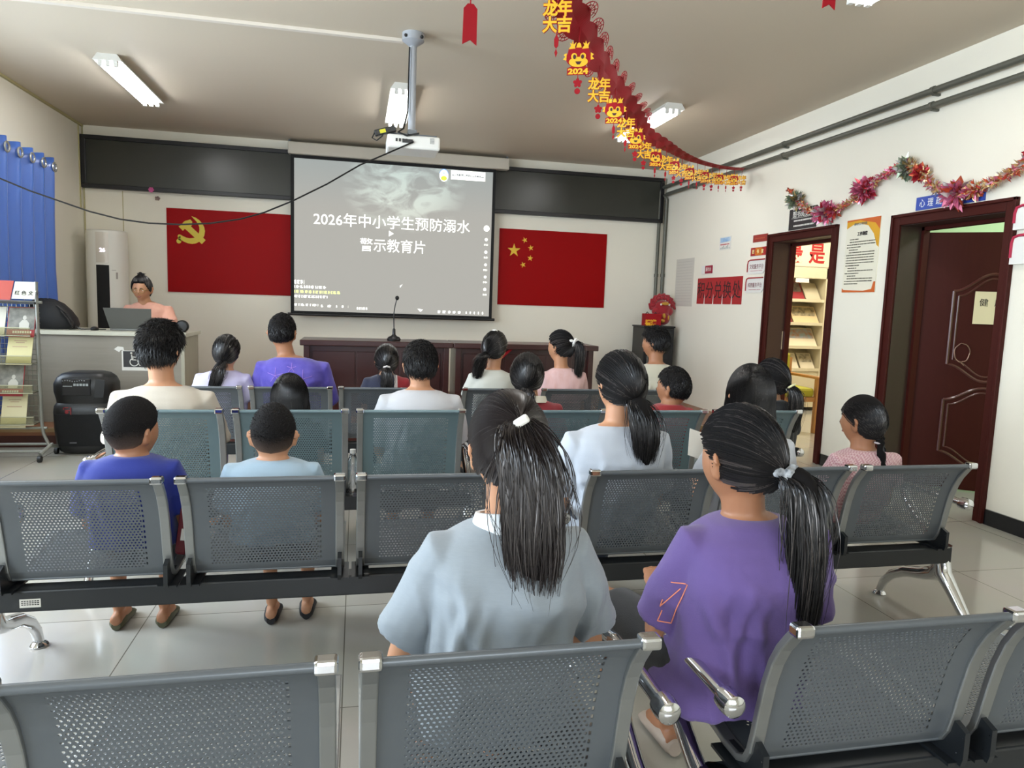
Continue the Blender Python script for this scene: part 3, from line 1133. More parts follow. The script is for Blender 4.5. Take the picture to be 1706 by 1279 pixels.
for k, (z, hw, cx, d) in enumerate(((0.953, 0.19, -2.63, 0.12), (0.99, 0.205, -2.63, 0.14), (1.05, 0.195, -2.635, 0.14), (1.12, 0.165, -2.65, 0.13), (1.17, 0.13, -2.67, 0.11), (1.205, 0.08, -2.69, 0.07), (1.215, 0.03, -2.69, 0.03))):
    rings.append([(cx + hw * abs(math.cos(a)) ** 0.7 * (1 if math.cos(a) > 0 else -1), 7.04 + d * abs(math.sin(a)) ** 0.7 * (1 if math.sin(a) > 0 else -1), z + 0.006 * math.sin(5 * a + k)) for a in [2 * PI * i / 28 for i in range(28)]])
b.loft(rings)
b.build('bag', mat('black_nylon', '08080a', 0.7, bump=0.2, bscale=30), t)
b = B()
b.tube([(-2.56, 6.95, 1.16), (-2.48, 6.93, 1.10), (-2.435, 6.93, 1.02), (-2.44, 6.93, 0.965)], 0.012, 8, flat=0.5)
b.tube([(-2.52, 6.92, 1.12), (-2.46, 6.9, 1.05), (-2.425, 6.9, 0.98), (-2.45, 6.9, 0.96)], 0.010, 8, flat=0.5)
b.build('shoulder_strap', M_BLACK, t)
t = thing('desk_speaker', 'round black speaker on a short stand at the right end of the counter', 'speaker', (-1.54, 6.95, 0.952))
b = B()
b.lathe((-1.545, 6.95, 1.005), [(0.0, -0.03), (0.045, -0.028), (0.056, -0.012), (0.056, 0.012), (0.04, 0.03), (0.0, 0.032)], 24, 'y')
b.build('housing', M_BLACK, t)
b = B()
b.lathe((-1.545, 6.95, 0), [(0.035, 0.953), (0.033, 0.958), (0.010, 0.962), (0.008, 0.975)], 16)
b.build('stand', M_BLACK, t)

# ---------------------------------------------------------------- loudspeaker on the floor
t = thing('loudspeaker', 'big black trolley loudspeaker on the floor in front of the counter', 'loudspeaker', (-2.11, 6.22, 0))
b = B()
rings = []
for z, hw, d in ((0.005, 0.16, 0.13), (0.02, 0.19, 0.155), (0.07, 0.212, 0.17), (0.2, 0.226, 0.178), (0.34, 0.228, 0.178), (0.385, 0.222, 0.17), (0.41, 0.205, 0.155), (0.44, 0.208, 0.16), (0.50, 0.222, 0.17), (0.56, 0.222, 0.17), (0.61, 0.20, 0.155), (0.64, 0.165, 0.13), (0.652, 0.12, 0.10)):
    rings.append([(-2.108 + hw * abs(math.cos(a)) ** 0.55 * (1 if math.cos(a) > 0 else -1), 6.22 + d * abs(math.sin(a)) ** 0.55 * (1 if math.sin(a) > 0 else -1), z) for a in [2 * PI * (i + 0.5) / 40 for i in range(40)]])
b.loft(rings)
b.build('cabinet', M_BLACK, t)
f = on_front(6.053)
b = B()
b.prism([(-2.27, 0.07), (-1.945, 0.07), (-1.92, 0.33), (-2.295, 0.33)], on_front(6.05), 0.008)
b.build('grille', mat('speaker_cloth', '060607', 0.9, bump=0.3, bscale=200), t, smooth=False, bev=0.006)
b = B()
b.prism(rect(-2.235, -2.03, 0.475, 0.61), on_front(6.06), 0.014)
cp_ = b.build('control_panel', mat('control_panel_black', '131316', 0.25), t, smooth=False, bev=0.006)
b = B()
for k in range(10):
    b.ball((-2.225 + 0.017 * k, 6.044, 0.592 + 0.004 * math.sin(k)), 0.005, 8, 6)
b.build('knob', mat('knob_grey', '77797b', 0.3), cp_)
b = B()
for k in range(5):
    b.prism(rect(-2.15 + 0.022 * k, -2.133 + 0.022 * k, 0.553, 0.572), on_front(6.046), 0.003)
b.prism(rect(-2.225, -2.16, 0.547, 0.553), on_front(6.046), 0.003)
b.build('display', mat('display_pale', '8d9494', 0.4), cp_, smooth=False)
b = B()
for k in range(6):
    b.prism(rect(-1.99 + 0.001 * k, -1.985 + 0.001 * k, 0.47 + 0.02 * k, 0.48 + 0.02 * k), on_front(6.058), 0.004)
b.prism([(-2.01, 0.46), (-1.94, 0.46), (-1.925, 0.60), (-1.995, 0.61)], on_front(6.058), 0.006)
b.build('side_grip', M_BLACK, t, smooth=False, bev=0.01)
b = B()
q = on_front(6.0415)
for (u0, u1, v0, v1) in ((-2.228, -2.19, 0.378, 0.385), (-2.178, -2.171, 0.325, 0.385), (-2.215, -2.18, 0.357, 0.363), (-2.228, -2.221, 0.365, 0.385)):
    b.prism(rect(u0, u1, v0, v1), q, 0.002)
for a in range(1):
    b.ball((-2.204, 6.0415, 0.345), (0.014, 0.002, 0.013))
b.build('badge', mat('badge_red', '7a1018', 0.5), t, smooth=False)
b = B()
b.prism(rect(-2.19, -2.14, 0.095, 0.105), q, 0.002)
b.build('nameplate', mat('nameplate_grey', '555659', 0.4), t, smooth=False)
t.location.y += 0.09
t.location.x -= 0.015

# ---------------------------------------------------------------- magazine rack and its magazines
RY = 6.0


def rk(px, py):
    return (-2.585 + 0.00397 * px - 0.00018 * (py - 470), 1.35 - (py - 470) * 0.00455)


t = thing('magazine_rack', 'grey wheeled magazine rack with clear trays at the left edge', 'rack', (-2.65, RY, 0))
M_RACK = mat('rack_grey', '85867f', 0.4, metal=0.3)
for x in (-2.345, -2.99):
    s = 1 if x > -2.6 else -1
    b = B()
    b.tube([(x, RY, 1.352), (x, RY, 0.30), (x + 0.01 * s, RY, 0.2), (x + 0.055 * s, RY - 0.01, 0.095)], 0.016, 10, flat=0.7)
    b.tube([(x + 0.055 * s, RY - 0.01, 0.11), (x + 0.02 * s, RY - 0.1, 0.06)], 0.014, 8)
    b.tube([(x + 0.055 * s, RY - 0.01, 0.11), (x + 0.04 * s, RY + 0.2, 0.06)], 0.014, 8)
    b.build('post', M_RACK, t)
    for yy in (RY - 0.11, RY + 0.2):
        b = B()
        b.lathe((x + 0.02 * s, yy, 0.026), [(0, -0.012), (0.025, -0.012), (0.026, 0), (0.025, 0.012), (0, 0.012)], 16, 'x')
        b.build('caster', M_BLACK, t)
for yy, z in ((RY - 0.06, 0.075), (RY + 0.1, 0.10), (RY, 0.245), (RY, 1.2)):
    b = B()
    b.tube([(-3.0, yy, z), (-2.31, yy, z)], 0.010, 8)
    b.build('rail', M_RACK, t)
b = B()
for k in range(24):
    z = 0.29 + 0.91 * k / 23
    b.tube([(-2.985, RY + 0.045, z), (-2.345, RY + 0.045, z)], 0.0025, 4)
for k in range(22):
    x = -2.975 + 0.62 * k / 21
    b.tube([(x, RY + 0.05, 0.28), (x, RY + 0.05, 1.21)], 0.0025, 4)
b.build('wire_back', mat('rack_wire', '77786a', 0.4, metal=0.4), t)
M_ACR = mat('clear_acrylic', 'e3e0c0', 0.06, trans=0.92)
for z in (0.955, 0.745, 0.525, 0.285):
    b = B()
    b.box(-2.975, -2.37, RY - 0.07, RY + 0.04, z - 0.006, z)
    b.box(-2.975, -2.37, RY - 0.074, RY - 0.07, z - 0.006, z + 0.055)
    tr = b.build('tray', M_ACR, t, smooth=False)
    b = B()
    b.box(-2.976, -2.369, RY - 0.077, RY - 0.073, z + 0.052, z + 0.058)
    b.box(-2.976, -2.369, RY - 0.077, RY - 0.073, z - 0.008, z - 0.002)
    b.build('tray_edge', mat('tray_edge', 'a5a38a', 0.3), tr, smooth=False)
b = B()
b.box(-2.99, -2.345, RY - 0.05, RY + 0.04, 1.185, 1.20)
b.build('header_shelf', M_BLACK, t, smooth=False)


def booklet(x0, x1, z0, z1, col, label, kind, yoff=0.0):
    t = thing('magazine', label, 'magazine', ((x0 + x1) / 2, RY, z0), 0, 'magazines on the wheeled rack')
    h = z1 - z0

    def f(u, v, w=0):
        return (u, RY - 0.05 + yoff + 0.07 * (v - z0) / max(h, 0.1) - w, v)
    b = B()
    b.prism(rect(x0, x1, z0, z1), lambda u, v, w: f(u, v, w - 0.006), 0.006)
    b.build('cover', mat('cover_' + col, col, 0.5), t, smooth=False)
    if kind == 'photo':
        b = B()
        b.prism(rect(x0 + 0.004, x1 - 0.004, z0 + 0.055, z1 - 0.004), lambda u, v, w: f(u, v, w + 0.0008), 0.0005)
        b.build('photograph', mat('grey_photo', '45443f', 0.5, var=0.5, vscale=18, col2='8a887e'), t, smooth=False)
        b = B()
        c = (x0 + x1) / 2 + 0.02
        b.prism([(c - 0.03, z0 + 0.06), (c + 0.03, z0 + 0.06), (c + 0.034, z0 + 0.10), (c + 0.015, z0 + 0.125), (c - 0.015, z0 + 0.125), (c - 0.034, z0 + 0.10)], lambda u, v, w: f(u, v, w + 0.0016), 0.0005)
        b.add([f(c + 0.013 * math.cos(2 * PI * k / 12), z0 + 0.142 + 0.017 * math.sin(2 * PI * k / 12), 0.0022) for k in range(12)], [tuple(range(11, -1, -1))])
        b.build('figure', mat('photo_pale', 'b3b0a6', 0.5), t, smooth=False)
        b = B()
        u = x0 + 0.04
        while u < x1 - 0.03:
            b.prism(rect(u, u + 0.012, z0 + 0.028, z0 + 0.044), lambda a, v, w: f(a, v, w + 0.0008), 0.0005)
            u += 0.016
        b.build('headline', M_PAPER, t, smooth=False)
    elif kind == 'text':
        b = B()
        for q, wd in ((0.80, 0.5), (0.74, 0.35), (0.6, 0.6)):
            b.prism(rect((x0 + x1) / 2 - wd * (x1 - x0) / 2, (x0 + x1) / 2 + wd * (x1 - x0) / 2, z0 + h * q, z0 + h * q + 0.006), lambda u, v, w: f(u, v, w + 0.0008), 0.0005)
        b.build('headline', mat('faint_print', 'b39a80', 0.7), t, smooth=False)
    elif kind == 'script':
        b = B()
        letter(b, '红 色 文 化', lambda u, v, w=0: f(u, v, w + 0.001), (x0 + x1) / 2 + 0.02, z0 + 0.045, 0, size=0.035)
        b.build('headline', M_INK, t, smooth=False)


def bk(px0, px1, py0, py1, *a, **k):
    x0, z1 = rk(px0, py0)
    x1, z0 = rk(px1, py1)
    booklet(max(x0, -2.97), x1, z0, z1, *a, **k)


bk(-30, 22.5, 469, 500, '9c3524', 'red brochure on the top shelf of the magazine rack', 'plain')
bk(23.5, 63, 470, 498, 'c3c2b4', 'silvery white brochure on the top shelf of the magazine rack', 'script')
bk(-35, 12, 512, 560, 'b9b6a8', 'pale magazine cut off at the left picture edge on the rack', 'plain')
bk(13.5, 62, 512, 560, '8e1d22', 'magazine with a grey outdoor photograph and red strip on the rack', 'photo')
bk(14, 58, 558, 606, 'c8c08e', 'cream magazine on the second tray of the rack', 'text', yoff=-0.012)
bk(-4, 43, 605, 658, '9a2028', 'magazine with a grey portrait photograph and red strip on the rack', 'photo')
bk(3, 48, 655, 711, 'd0c9a2', 'cream magazine on the lowest tray of the rack', 'text')

# ---------------------------------------------------------------- signs and papers on the right wall
wr = on_right(XR)


def plate(name, label, cat, y0, y1, z0, z1, m, d=0.004, group=None, w0=0.0):
    """flat sign on the right wall; y0 is its far (left hand) edge"""
    t = thing(name, label, cat, (XR, (y0 + y1) / 2, z0), 0, group)
    b = B()
    b.prism(rect(-y0, -y1, z0, z1), lambda u, v, w: wr(u, v, w + w0), d)
    b.build('board', m, t, smooth=False)
    return t


def line_of(t, s, y, z, w, m, height, width=None, bold=0.0, name='lettering'):
    b = B()
    letter(b, s, wr, -y, z, w, size=height, height=height, width=width, bold=bold, depth=0.001)
    return b.build(name, m, t, smooth=False)


def dash_rows(t, rows, w, m, name='small_print', seed=1):
    r = random.Random(seed)
    b = B()
    for (y0, y1, z, h) in rows:
        u = -y0
        while u < -y1:
            l = min(-y1 - u, r.uniform(0.006, 0.022))
            b.prism(rect(u, u + l, z - h / 2, z + h / 2), lambda a, v, ww: wr(a, v, ww + w), 0.0006)
            u += l + r.uniform(0.002, 0.006)
    return b.build(name, m, t, smooth=False)


M_REDS = mat('sign_red', '9c1d1f', 0.5)
M_REDS2 = mat('sign_brown_red', '8b2b22', 0.6)
t = plate('banner', 'red paper banner with five large black characters low on the right wall', 'banner', 7.93, 6.91, 1.385, 1.685, mat('banner_red', '9a1a1e', 0.6))
for i, ch in enumerate('积分兑换处'):
    line_of(t, ch, 7.83 - 0.203 * i, 1.545, 0.0045, M_INK, 0.19)
b = B()
for y in (7.74, 7.53, 7.32, 7.115):
    b.prism([(-y - 0.012, 1.384), (-y + 0.012, 1.384), (-y + 0.003, 1.50)], lambda u, v, w: wr(u, v, w + 0.0042), 0.0008)
b.build('slit', M_PAPER, t, smooth=False)
t = plate('plaque', 'tiny red and white plaque just above the red banner', 'plaque', 7.83, 7.59, 1.737, 1.827, mat('plaque_crimson', '8e1030', 0.4), 0.012)
b = B()
b.prism(rect(-7.832, -7.75, 1.735, 1.829), lambda u, v, w: wr(u, v, w + 0.001), 0.0125)
b.build('white_end', M_WHITE, t, smooth=False)
line_of(t, '服务台', 7.668, 1.785, 0.0125, M_PAPER, 0.045)
t = plate('poster', 'small poster with blue sky and white buildings high on the right wall', 'poster', 7.46, 7.21, 1.985, 2.13, M_PAPER)
b = B()
b.prism([(-7.445, 2.065), (-7.225, 2.075), (-7.225, 2.12), (-7.445, 2.12)], lambda u, v, w: wr(u, v, w + 0.0042), 0.0006)
b.build('sky_print', mat('print_blue', '5c8fbe', 0.5, var=0.6, vscale=14, col2='c9d8de'), t, smooth=False)
dash_rows(t, [(7.44, 7.24, 2.045, 0.012)], 0.0045, mat('print_red', 'b04a48', 0.6))
b = B()
for k in range(7):
    b.prism(rect(-7.43 + 0.03 * k, -7.415 + 0.03 * k, 1.995, 2.01 + 0.012 * (k % 3)), lambda u, v, w: wr(u, v, w + 0.0042), 0.0006)
b.build('city_print', mat('print_grey_green', '8d9a90', 0.6), t, smooth=False)
t = plate('red_plate', 'plain red plate, topmost of the four plates left of the library door', 'sign', 6.757, 6.493, 2.02, 2.093, M_REDS2, 0.006, 'plates beside the library door')
dash_rows(t, [(6.72, 6.54, 2.056, 0.01)], 0.0062, mat('print_dull_orange', 'a5502e', 0.6))
t = plate('red_plate', 'red and orange plate with three pale characters, second from top beside the library door', 'sign', 6.786, 6.507, 1.883, 1.966, M_REDS, 0.006, 'plates beside the library door')
b = B()
b.prism(rect(-6.70, -6.57, 1.886, 1.963), lambda u, v, w: wr(u, v, w + 0.0062), 0.0006)
b.build('orange_field', mat('print_orange', 'b8641c', 0.5), t, smooth=False)
for i, ch in enumerate('图书室'):
    line_of(t, ch, 6.735 - 0.085 * i, 1.925, 0.007, mat('print_pale_yellow', 'e8dc9a', 0.5), 0.042, bold=0.0008)


def framed_plate(y0, y1, z0, z1, s, label, cut=0.05):
    t = thing('white_plate', label, 'sign', (XR, (y0 + y1) / 2, z0), 0, 'plates beside the library door')
    c = cut
    b = B()
    poly = [(-y0, z0 + 0.0), (-y1 - c, z0), (-y1, z0 + c), (-y1, z1), (-y0 + c, z1), (-y0 + c * 0.3, z1 - c * 0.3), (-y0, z1 - c)]
    b.prism(poly, wr, 0.008)
    b.build('board', M_WHITE, t, smooth=False)
    b = B()
    b.tube([wr(-y0 + 0.006, z0 + 0.02, 0.01), wr(-y0 + 0.006, z1 - c, 0.01), wr(-y0 + c * 0.32, z1 - c * 0.32, 0.01), wr(-y0 + c, z1 - 0.006, 0.01), wr(-y1 - 0.02, z1 - 0.006, 0.01)], 0.007, 6)
    b.build('red_border', M_REDS, t)
    line_of(t, s, (y0 + y1) / 2, (z0 + z1) / 2, 0.0085, mat('print_maroon', '6d2430', 0.6), 0.05, (y0 - y1) * 0.75)
    dash_rows(t, [(y0 - 0.06, y1 + 0.06, z0 + 0.03, 0.006)], 0.0085, mat('print_rose', 'b37b80', 0.6))
    return t


framed_plate(6.825, 6.482, 1.70, 1.848, '文化服务平台', 'white plate with red corner border, third from top beside the library door')
framed_plate(6.835, 6.49, 1.508, 1.665, '科普服务平台', 'white plate with red corner border, lowest of the four beside the library door')
t = plate('notice_sheet', 'pale translucent paper sheets taped by the corner above the cabinet', 'notice', 8.55, 8.06, 1.35, 1.94, mat('pale_sheet', 'c3beb3', 0.6), 0.002)
dash_rows(t, [(8.52, 8.1, 1.9 - 0.035 * i, 0.005) for i in range(15)], 0.0022, mat('faint_grey_print', 'b1aca4', 0.7))
# work rules notice
t = plate('notice_board', 'tall orange edged notice of rules between the two doors', 'notice', 5.305, 4.915, 1.50, 2.09, mat('notice_cream', 'ded9c4', 0.45), 0.006)
w1 = lambda u, v, w: wr(u, v, w + 0.0062)
b = B()
b.prism([(-5.305, 2.09), (-5.305, 2.02), (-5.23, 2.05), (-5.15, 2.055), (-5.05, 2.03), (-4.98, 1.96), (-4.94, 1.87), (-4.915, 1.85), (-4.915, 2.09)], w1, 0.0006)
b.build('gold_wave', mat('notice_gold', 'd09a1e', 0.45), t, smooth=False)
b = B()
b.prism([(-5.305, 2.09), (-5.305, 2.075), (-5.15, 2.08), (-5.05, 2.06), (-4.97, 2.045), (-4.915, 1.99), (-4.915, 2.09)], lambda u, v, w: wr(u, v, w + 0.0072), 0.0006)
b.prism([(-5.305, 1.50), (-5.305, 1.535), (-5.285, 1.52), (-5.05, 1.512), (-4.955, 1.525), (-4.935, 1.585), (-4.915, 1.585), (-4.915, 1.50)], lambda u, v, w: wr(u, v, w + 0.0072), 0.0006)
b.build('orange_wave', mat('notice_orange', 'bf5a1e', 0.45), t, smooth=False)
line_of(t, '工作制度', 5.11, 1.972, 0.008, M_INK, 0.034, 0.12, 0.001)
line_of(t, '新时代文明实践', 5.14, 2.052, 0.0085, mat('print_slate', '5b6a70', 0.6), 0.022, 0.15)
rows = []
z = 1.93
for para in (1, 3, 1, 6, 1, 2, 1, 3):
    for k in range(para):
        y0 = 5.255 if k == 0 else 5.285
        y1 = 5.15 if para == 1 else (4.955 if k < para - 1 else 5.12)
        rows.append((y0, y1, z, 0.008))
        z -= 0.0212
dash_rows(t, rows, 0.0075, mat('notice_print', '5a5648', 0.7), seed=3)
# signs over the doors
t = plate('library_sign', 'black sign with white lettering above the library door', 'sign', 6.14, 5.73, 2.085, 2.275, mat('sign_charcoal', '2a2626', 0.5), 0.01)
line_of(t, '图书阅览室', 5.93, 2.225, 0.0105, M_PAPER, 0.06, 0.30, 0.0008)
dash_rows(t, [(6.06, 5.76, 2.165, 0.014), (6.06, 5.76, 2.118, 0.014)], 0.0105, M_PAPER, seed=7)
dash_rows(t, [(6.1, 5.75, 2.19, 0.004)], 0.0105, M_PAPER, seed=8)
t = plate('blue_sign', 'blue sign with white lettering above the right hand door', 'sign', 4.56, 3.975, 2.086, 2.178, mat('sign_blue', '2b479f', 0.4), 0.012)
for i, ch in enumerate('心理疏导室'):
    line_of(t, ch, 4.50 - 0.075 * i, 2.132, 0.0125, M_TEXTW, 0.055)
for k, (z0, z1, lab) in enumerate(((1.87, 2.02, 'white plate with crimson corner border, upper one at the right picture edge'), (1.66, 1.84, 'white plate with crimson corner border, lower one at the right picture edge'))):
    t = thing('white_plate', lab, 'sign', (XR, 3.5, z0), 0, 'plates at the right picture edge')
    b = B()
    y0, y1, c = 3.72, 3.3, 0.05
    b.prism([(-y0, z0), (-y1, z0), (-y1, z1), (-y0 + c, z1), (-y0 + c * 0.3, z1 - c * 0.3), (-y0, z1 - c)], wr, 0.034)
    b.build('board', M_WHITE, t, smooth=False)
    b = B()
    b.tube([wr(-y0 + 0.006, z0 + 0.04, 0.036), wr(-y0 + 0.006, z1 - c, 0.036), wr(-y0 + c * 0.32, z1 - c * 0.32, 0.036), wr(-y0 + c, z1 - 0.006, 0.036), wr(-y1 - 0.02, z1 - 0.006, 0.036)], 0.009, 6)
    b.build('crimson_border', mat('crimson', 'a01038', 0.5), t)
    line_of(t, '志愿服务站', 3.49, (z0 + z1) / 2, 0.0345, mat('print_rose', 'b37b80', 0.6), 0.05, 0.26)

# ---------------------------------------------------------------- library seen through the first door
area_light('library_fill_light', (5.6, 7.2, HC - 0.12), (0, 0, 0), 0.3, 1.2, 75, (1.0, 0.93, 0.78))  # unseen fill added on top of the tubes to brighten the library
area_light('green_room_fill_light', (5.7, 3.4, HC - 0.12), (0, 0, 0), 0.8, 1.2, 60, (0.95, 1.0, 0.92))  # no window here: unseen ceiling fill added to brighten the green room
o = copy_tree(lamp)  # lamp copy added out of sight to light the library
o.location = (5.6, 7.2, HC)
tag(o, 'unseen fluorescent three tube lamp added to light the library behind the first door', 'lamp', 'fluorescent ceiling lamps')
LY = 8.5
M_SHELF = mat('cream_shelf_steel', 'c9c0a4', 0.45)
t = thing('magazine_shelf', 'cream display shelf of magazines in the library seen through the open door', 'shelf', (5.6, LY, 0))
for x in (4.95, 6.15):
    b = B()
    b.box(x - 0.03, x + 0.03, LY - 0.02, LY + 0.42, 0, 1.92)
    b.build('side_panel', M_SHELF, t, smooth=False, bev=0.004)
b = B()
b.box(4.98, 6.12, LY + 0.38, LY + 0.41, 0, 1.92)
b.build('back_panel', M_SHELF, t, smooth=False)
b = B()
b.box(4.95, 6.15, LY - 0.02, LY + 0.42, 1.78, 1.92)
b.build('top_panel', M_SHELF, t, smooth=False)
b = B()
b.box(4.98, 6.12, LY, LY + 0.02, 0.05, 0.555)
b.build('base_door', M_SHELF, t, smooth=False)
for z in (1.485, 1.175, 0.862, 0.56):
    b = B()
    b.box(4.98, 6.12, LY - 0.01, LY + 0.38, z - 0.02, z)
    b.box(4.98, 6.12, LY - 0.015, LY - 0.005, z - 0.02, z + 0.02)
    b.add([(4.98, LY + 0.06, z), (6.12, LY + 0.06, z), (6.12, LY + 0.33, z + 0.27), (4.98, LY + 0.33, z + 0.27)], [(0, 1, 2, 3)])
    b.build('sloped_shelf', M_SHELF, t, smooth=False)


def shelf_book(x0, x1, z, h, col, label, pic=None):
    t = thing('library_book', label, 'book', ((x0 + x1) / 2, LY, z), 0, 'books on the library shelf')
    f = lambda u, v, w=0: (u, LY + 0.03 + 0.7 * (v - z) - w, v)
    b = B()
    b.prism(rect(x0, x1, z + 0.002, z + h), lambda u, v, w: f(u, v, w - 0.012), 0.02)
    b.build('cover', mat('book_' + col, col, 0.5), t, smooth=False)
    if pic:
        b = B()
        b.prism(rect(x0 + 0.015, x1 - 0.015, z + h * 0.45, z + h * 0.95), lambda u, v, w: f(u, v, w + 0.0085), 0.001)
        b.build('picture', mat('book_pic_' + pic[0], pic[0], 0.5, var=0.5, vscale=20, col2=pic[1]), t, smooth=False)


shelf_book(5.66, 5.86, 1.487, 0.25, '8c2126', 'red book with a dark photograph on the top library shelf', ('3a3434', '8a7d72'))
shelf_book(5.88, 6.10, 1.487, 0.24, 'b9b094', 'plain cream book beside the red one on the top library shelf')
shelf_book(5.44, 5.70, 1.177, 0.22, '7c1c1f', 'dark red book on the second library shelf')
shelf_book(5.72, 6.10, 1.177, 0.23, 'd1b98c', 'wide tan album with small figures on the second library shelf', ('2f3326', 'c9b894'))
shelf_book(5.60, 6.10, 0.864, 0.25, 'd8cdb0', 'wide pale album with a blue landscape on the third library shelf', ('b7793f', '8fb3c4'))
shelf_book(5.66, 5.85, 0.562, 0.21, 'd5ccb4', 'cream booklet on the lowest library shelf, left one', ('a59b86', 'd5ccb4'))
shelf_book(5.88, 6.09, 0.562, 0.21, 'cfc5ac', 'cream booklet on the lowest library shelf, right one', ('5a564c', 'cfc5ac'))
b = B()
b.prism(rect(5.66, 5.86, 1.72, 1.775), on_front(LY - 0.02), 0.004)
tag(b.build('shelf_label', M_PAPER, smooth=False), 'small paper label under the top edge of the library shelf', 'label')
t = thing('slogan_board', 'cream board with large red characters above the library shelf', 'board', (5.9, LY, 1.93))
b = B()
b.prism(rect(4.9, 7.25, 1.935, 2.27), on_front(LY), 0.02)
b.build('board', mat('slogan_cream', 'dcd0ae', 0.6), t, smooth=False)
b = B()
for i, ch in enumerate('最是书香能'):
    letter(b, ch, on_front(LY - 0.021), 5.62 + 0.33 * i, 2.105, 0, size=0.27, height=0.27, width=0.24, bold=0.006)
b.build('lettering', mat('slogan_red', 'a01f22', 0.5), t, smooth=False)
# armchair
M_OAK = mat('oak_wood', 'b5824a', 0.45, var=0.2, vscale=8, stretch=(4, 4, 0.6))
t = thing('armchair', 'wooden armchair with a yellow green cushion inside the library doorway', 'armchair', (4.78, 7.15, 0))
for x in (4.52, 4.955):
    for y, zt in ((6.87, 0.60), (7.42, 0.8)):
        b = B()
        b.box(x - 0.022, x + 0.022, y - 0.025, y + 0.025, 0.001, zt)
        b.build('leg', M_OAK, t, smooth=False, bev=0.004)
    b = B()
    b.box(x - 0.03, x + 0.03, 6.82, 7.44, 0.60, 0.63)
    b.build('arm_rest', M_OAK, t, smooth=False, bev=0.008)
b = B()
b.box(4.54, 4.935, 6.86, 6.885, 0.35, 0.40)
b.box(4.54, 4.935, 7.41, 7.435, 0.35, 0.40)
b.box(4.51, 4.53, 6.88, 7.42, 0.35, 0.40)
b.box(4.945, 4.965, 6.88, 7.42, 0.35, 0.40)
b.build('seat_frame', M_OAK, t, smooth=False)
b = B()
b.box(4.545, 4.93, 6.87, 7.40, 0.40, 0.50)
b.build('cushion', mat('yellow_green_cushion', 'a3a02e', 0.8), t, smooth=False, bev=0.03)
b = B()
b.box(4.545, 4.93, 7.36, 7.41, 0.50, 0.85)
b.build('back_cushion', mat('yellow_green_cushion', 'a3a02e', 0.8), t, smooth=False, bev=0.02)

# ---------------------------------------------------------------- red paper garland across the ceiling
GP = [(-0.55, 0.1, 2.98), (-0.1, 0.9, 2.58), (0.30, 1.62, 2.36), (0.578, 2.158, 2.277), (0.756, 2.496, 2.268), (0.944, 2.815, 2.272), (1.155, 3.183, 2.283), (1.404, 3.629, 2.315), (1.713, 4.163, 2.35), (1.957, 4.494, 2.383), (2.552, 5.322, 2.487), (3.317, 6.274, 2.645), (3.96, 6.97, 2.79)]


def spline(P, n):
    P = [Vector(p) for p in P]
    out = []
    for i in range(len(P) - 1):
        p0, p1, p2, p3 = P[max(i - 1, 0)], P[i], P[i + 1], P[min(i + 2, len(P) - 1)]
        for k in range(n):
            t_ = k / n
            out.append(0.5 * ((2 * p1) + (p2 - p0) * t_ + (2 * p0 - 5 * p1 + 4 * p2 - p3) * t_ * t_ + (3 * p1 - p0 - 3 * p2 + p3) * t_ ** 3))
    out.append(P[-1])
    return out


def resample(pts, step):
    out = [pts[0]]
    acc = 0
    for a, c in zip(pts[:-1], pts[1:]):
        l = (c - a).length
        while acc + l >= step:
            a = a + (c - a) * ((step - acc) / l)
            l = (c - a).length
            out.append(a)
            acc = 0
        acc += l
    return out


gpath = resample(spline(GP, 14), 0.012)
gar = thing('paper_garland', 'red cut paper garland with golden zodiac pendants sagging from the ceiling to the right wall', 'garland', gpath[-1])
b = B()
rings = []
for i, p in enumerate(gpath):
    tdir = (gpath[min(i + 1, len(gpath) - 1)] - gpath[max(i - 1, 0)]).normalized()
    sd = tdir.cross(Vector((0, 0, 1))).normalized()
    upd = sd.cross(tdir).normalized()
    tw = 0.95 + 0.35 * math.sin(i * 0.05)
    q = sd * math.cos(tw) + upd * math.sin(tw)
    nn = tdir.cross(q)
    s_ = i * 0.012
    wd = 0.040 + 0.017 * abs(math.sin(PI * s_ / 0.168))
    far_ = max(0.0, min(1.0, (p.y - 3.4) / 2.2))
    wd = (wd * (1 - far_) + 0.026 * far_)
    tw = tw * (1 - far_) + 0.25 * far_
    q = sd * math.cos(tw) + upd * math.sin(tw)
    nn = tdir.cross(q)
    rings.append([p - q * wd + nn * 0.004, p + nn * 0.010 * math.cos(i * 0.26), p + q * wd - nn * 0.004, p + q * wd - nn * 0.006, p + nn * (0.010 * math.cos(i * 0.26) - 0.002), p - q * wd + nn * 0.002])
b.loft(rings)
b.build('paper_ribbon', M_REDP2, gar, smooth=False)
b = B()
for i in range(7, len(gpath) - 3, 14):
    p = gpath[i]
    tdir = (gpath[i + 1] - gpath[i - 1]).normalized()
    sd = tdir.cross(Vector((0, 0, 1))).normalized()
    upd = sd.cross(tdir).normalized()
    tw = 0.95 + 0.35 * math.sin(i * 0.05)
    q = sd * math.cos(tw) + upd * math.sin(tw)
    if p.y > 4.2:
        break
    for e in (1, -1):
        c = p + q * 0.050 * e
        for rr in (0.034, 0.022):
            b.tube([c + tdir * rr * 1.7 * math.cos(a) + q * e * rr * math.sin(a) for a in [PI * k / 8 for k in range(9)]], 0.0018, 4)
        for a in (0.5, 1.05, 1.57, 2.1, 2.64):
            b.tube([c, c + tdir * 0.034 * 1.7 * math.cos(a) + q * e * 0.034 * math.sin(a)], 0.0016, 3)
b.build('lace_edge', M_REDP2, gar, smooth=False)


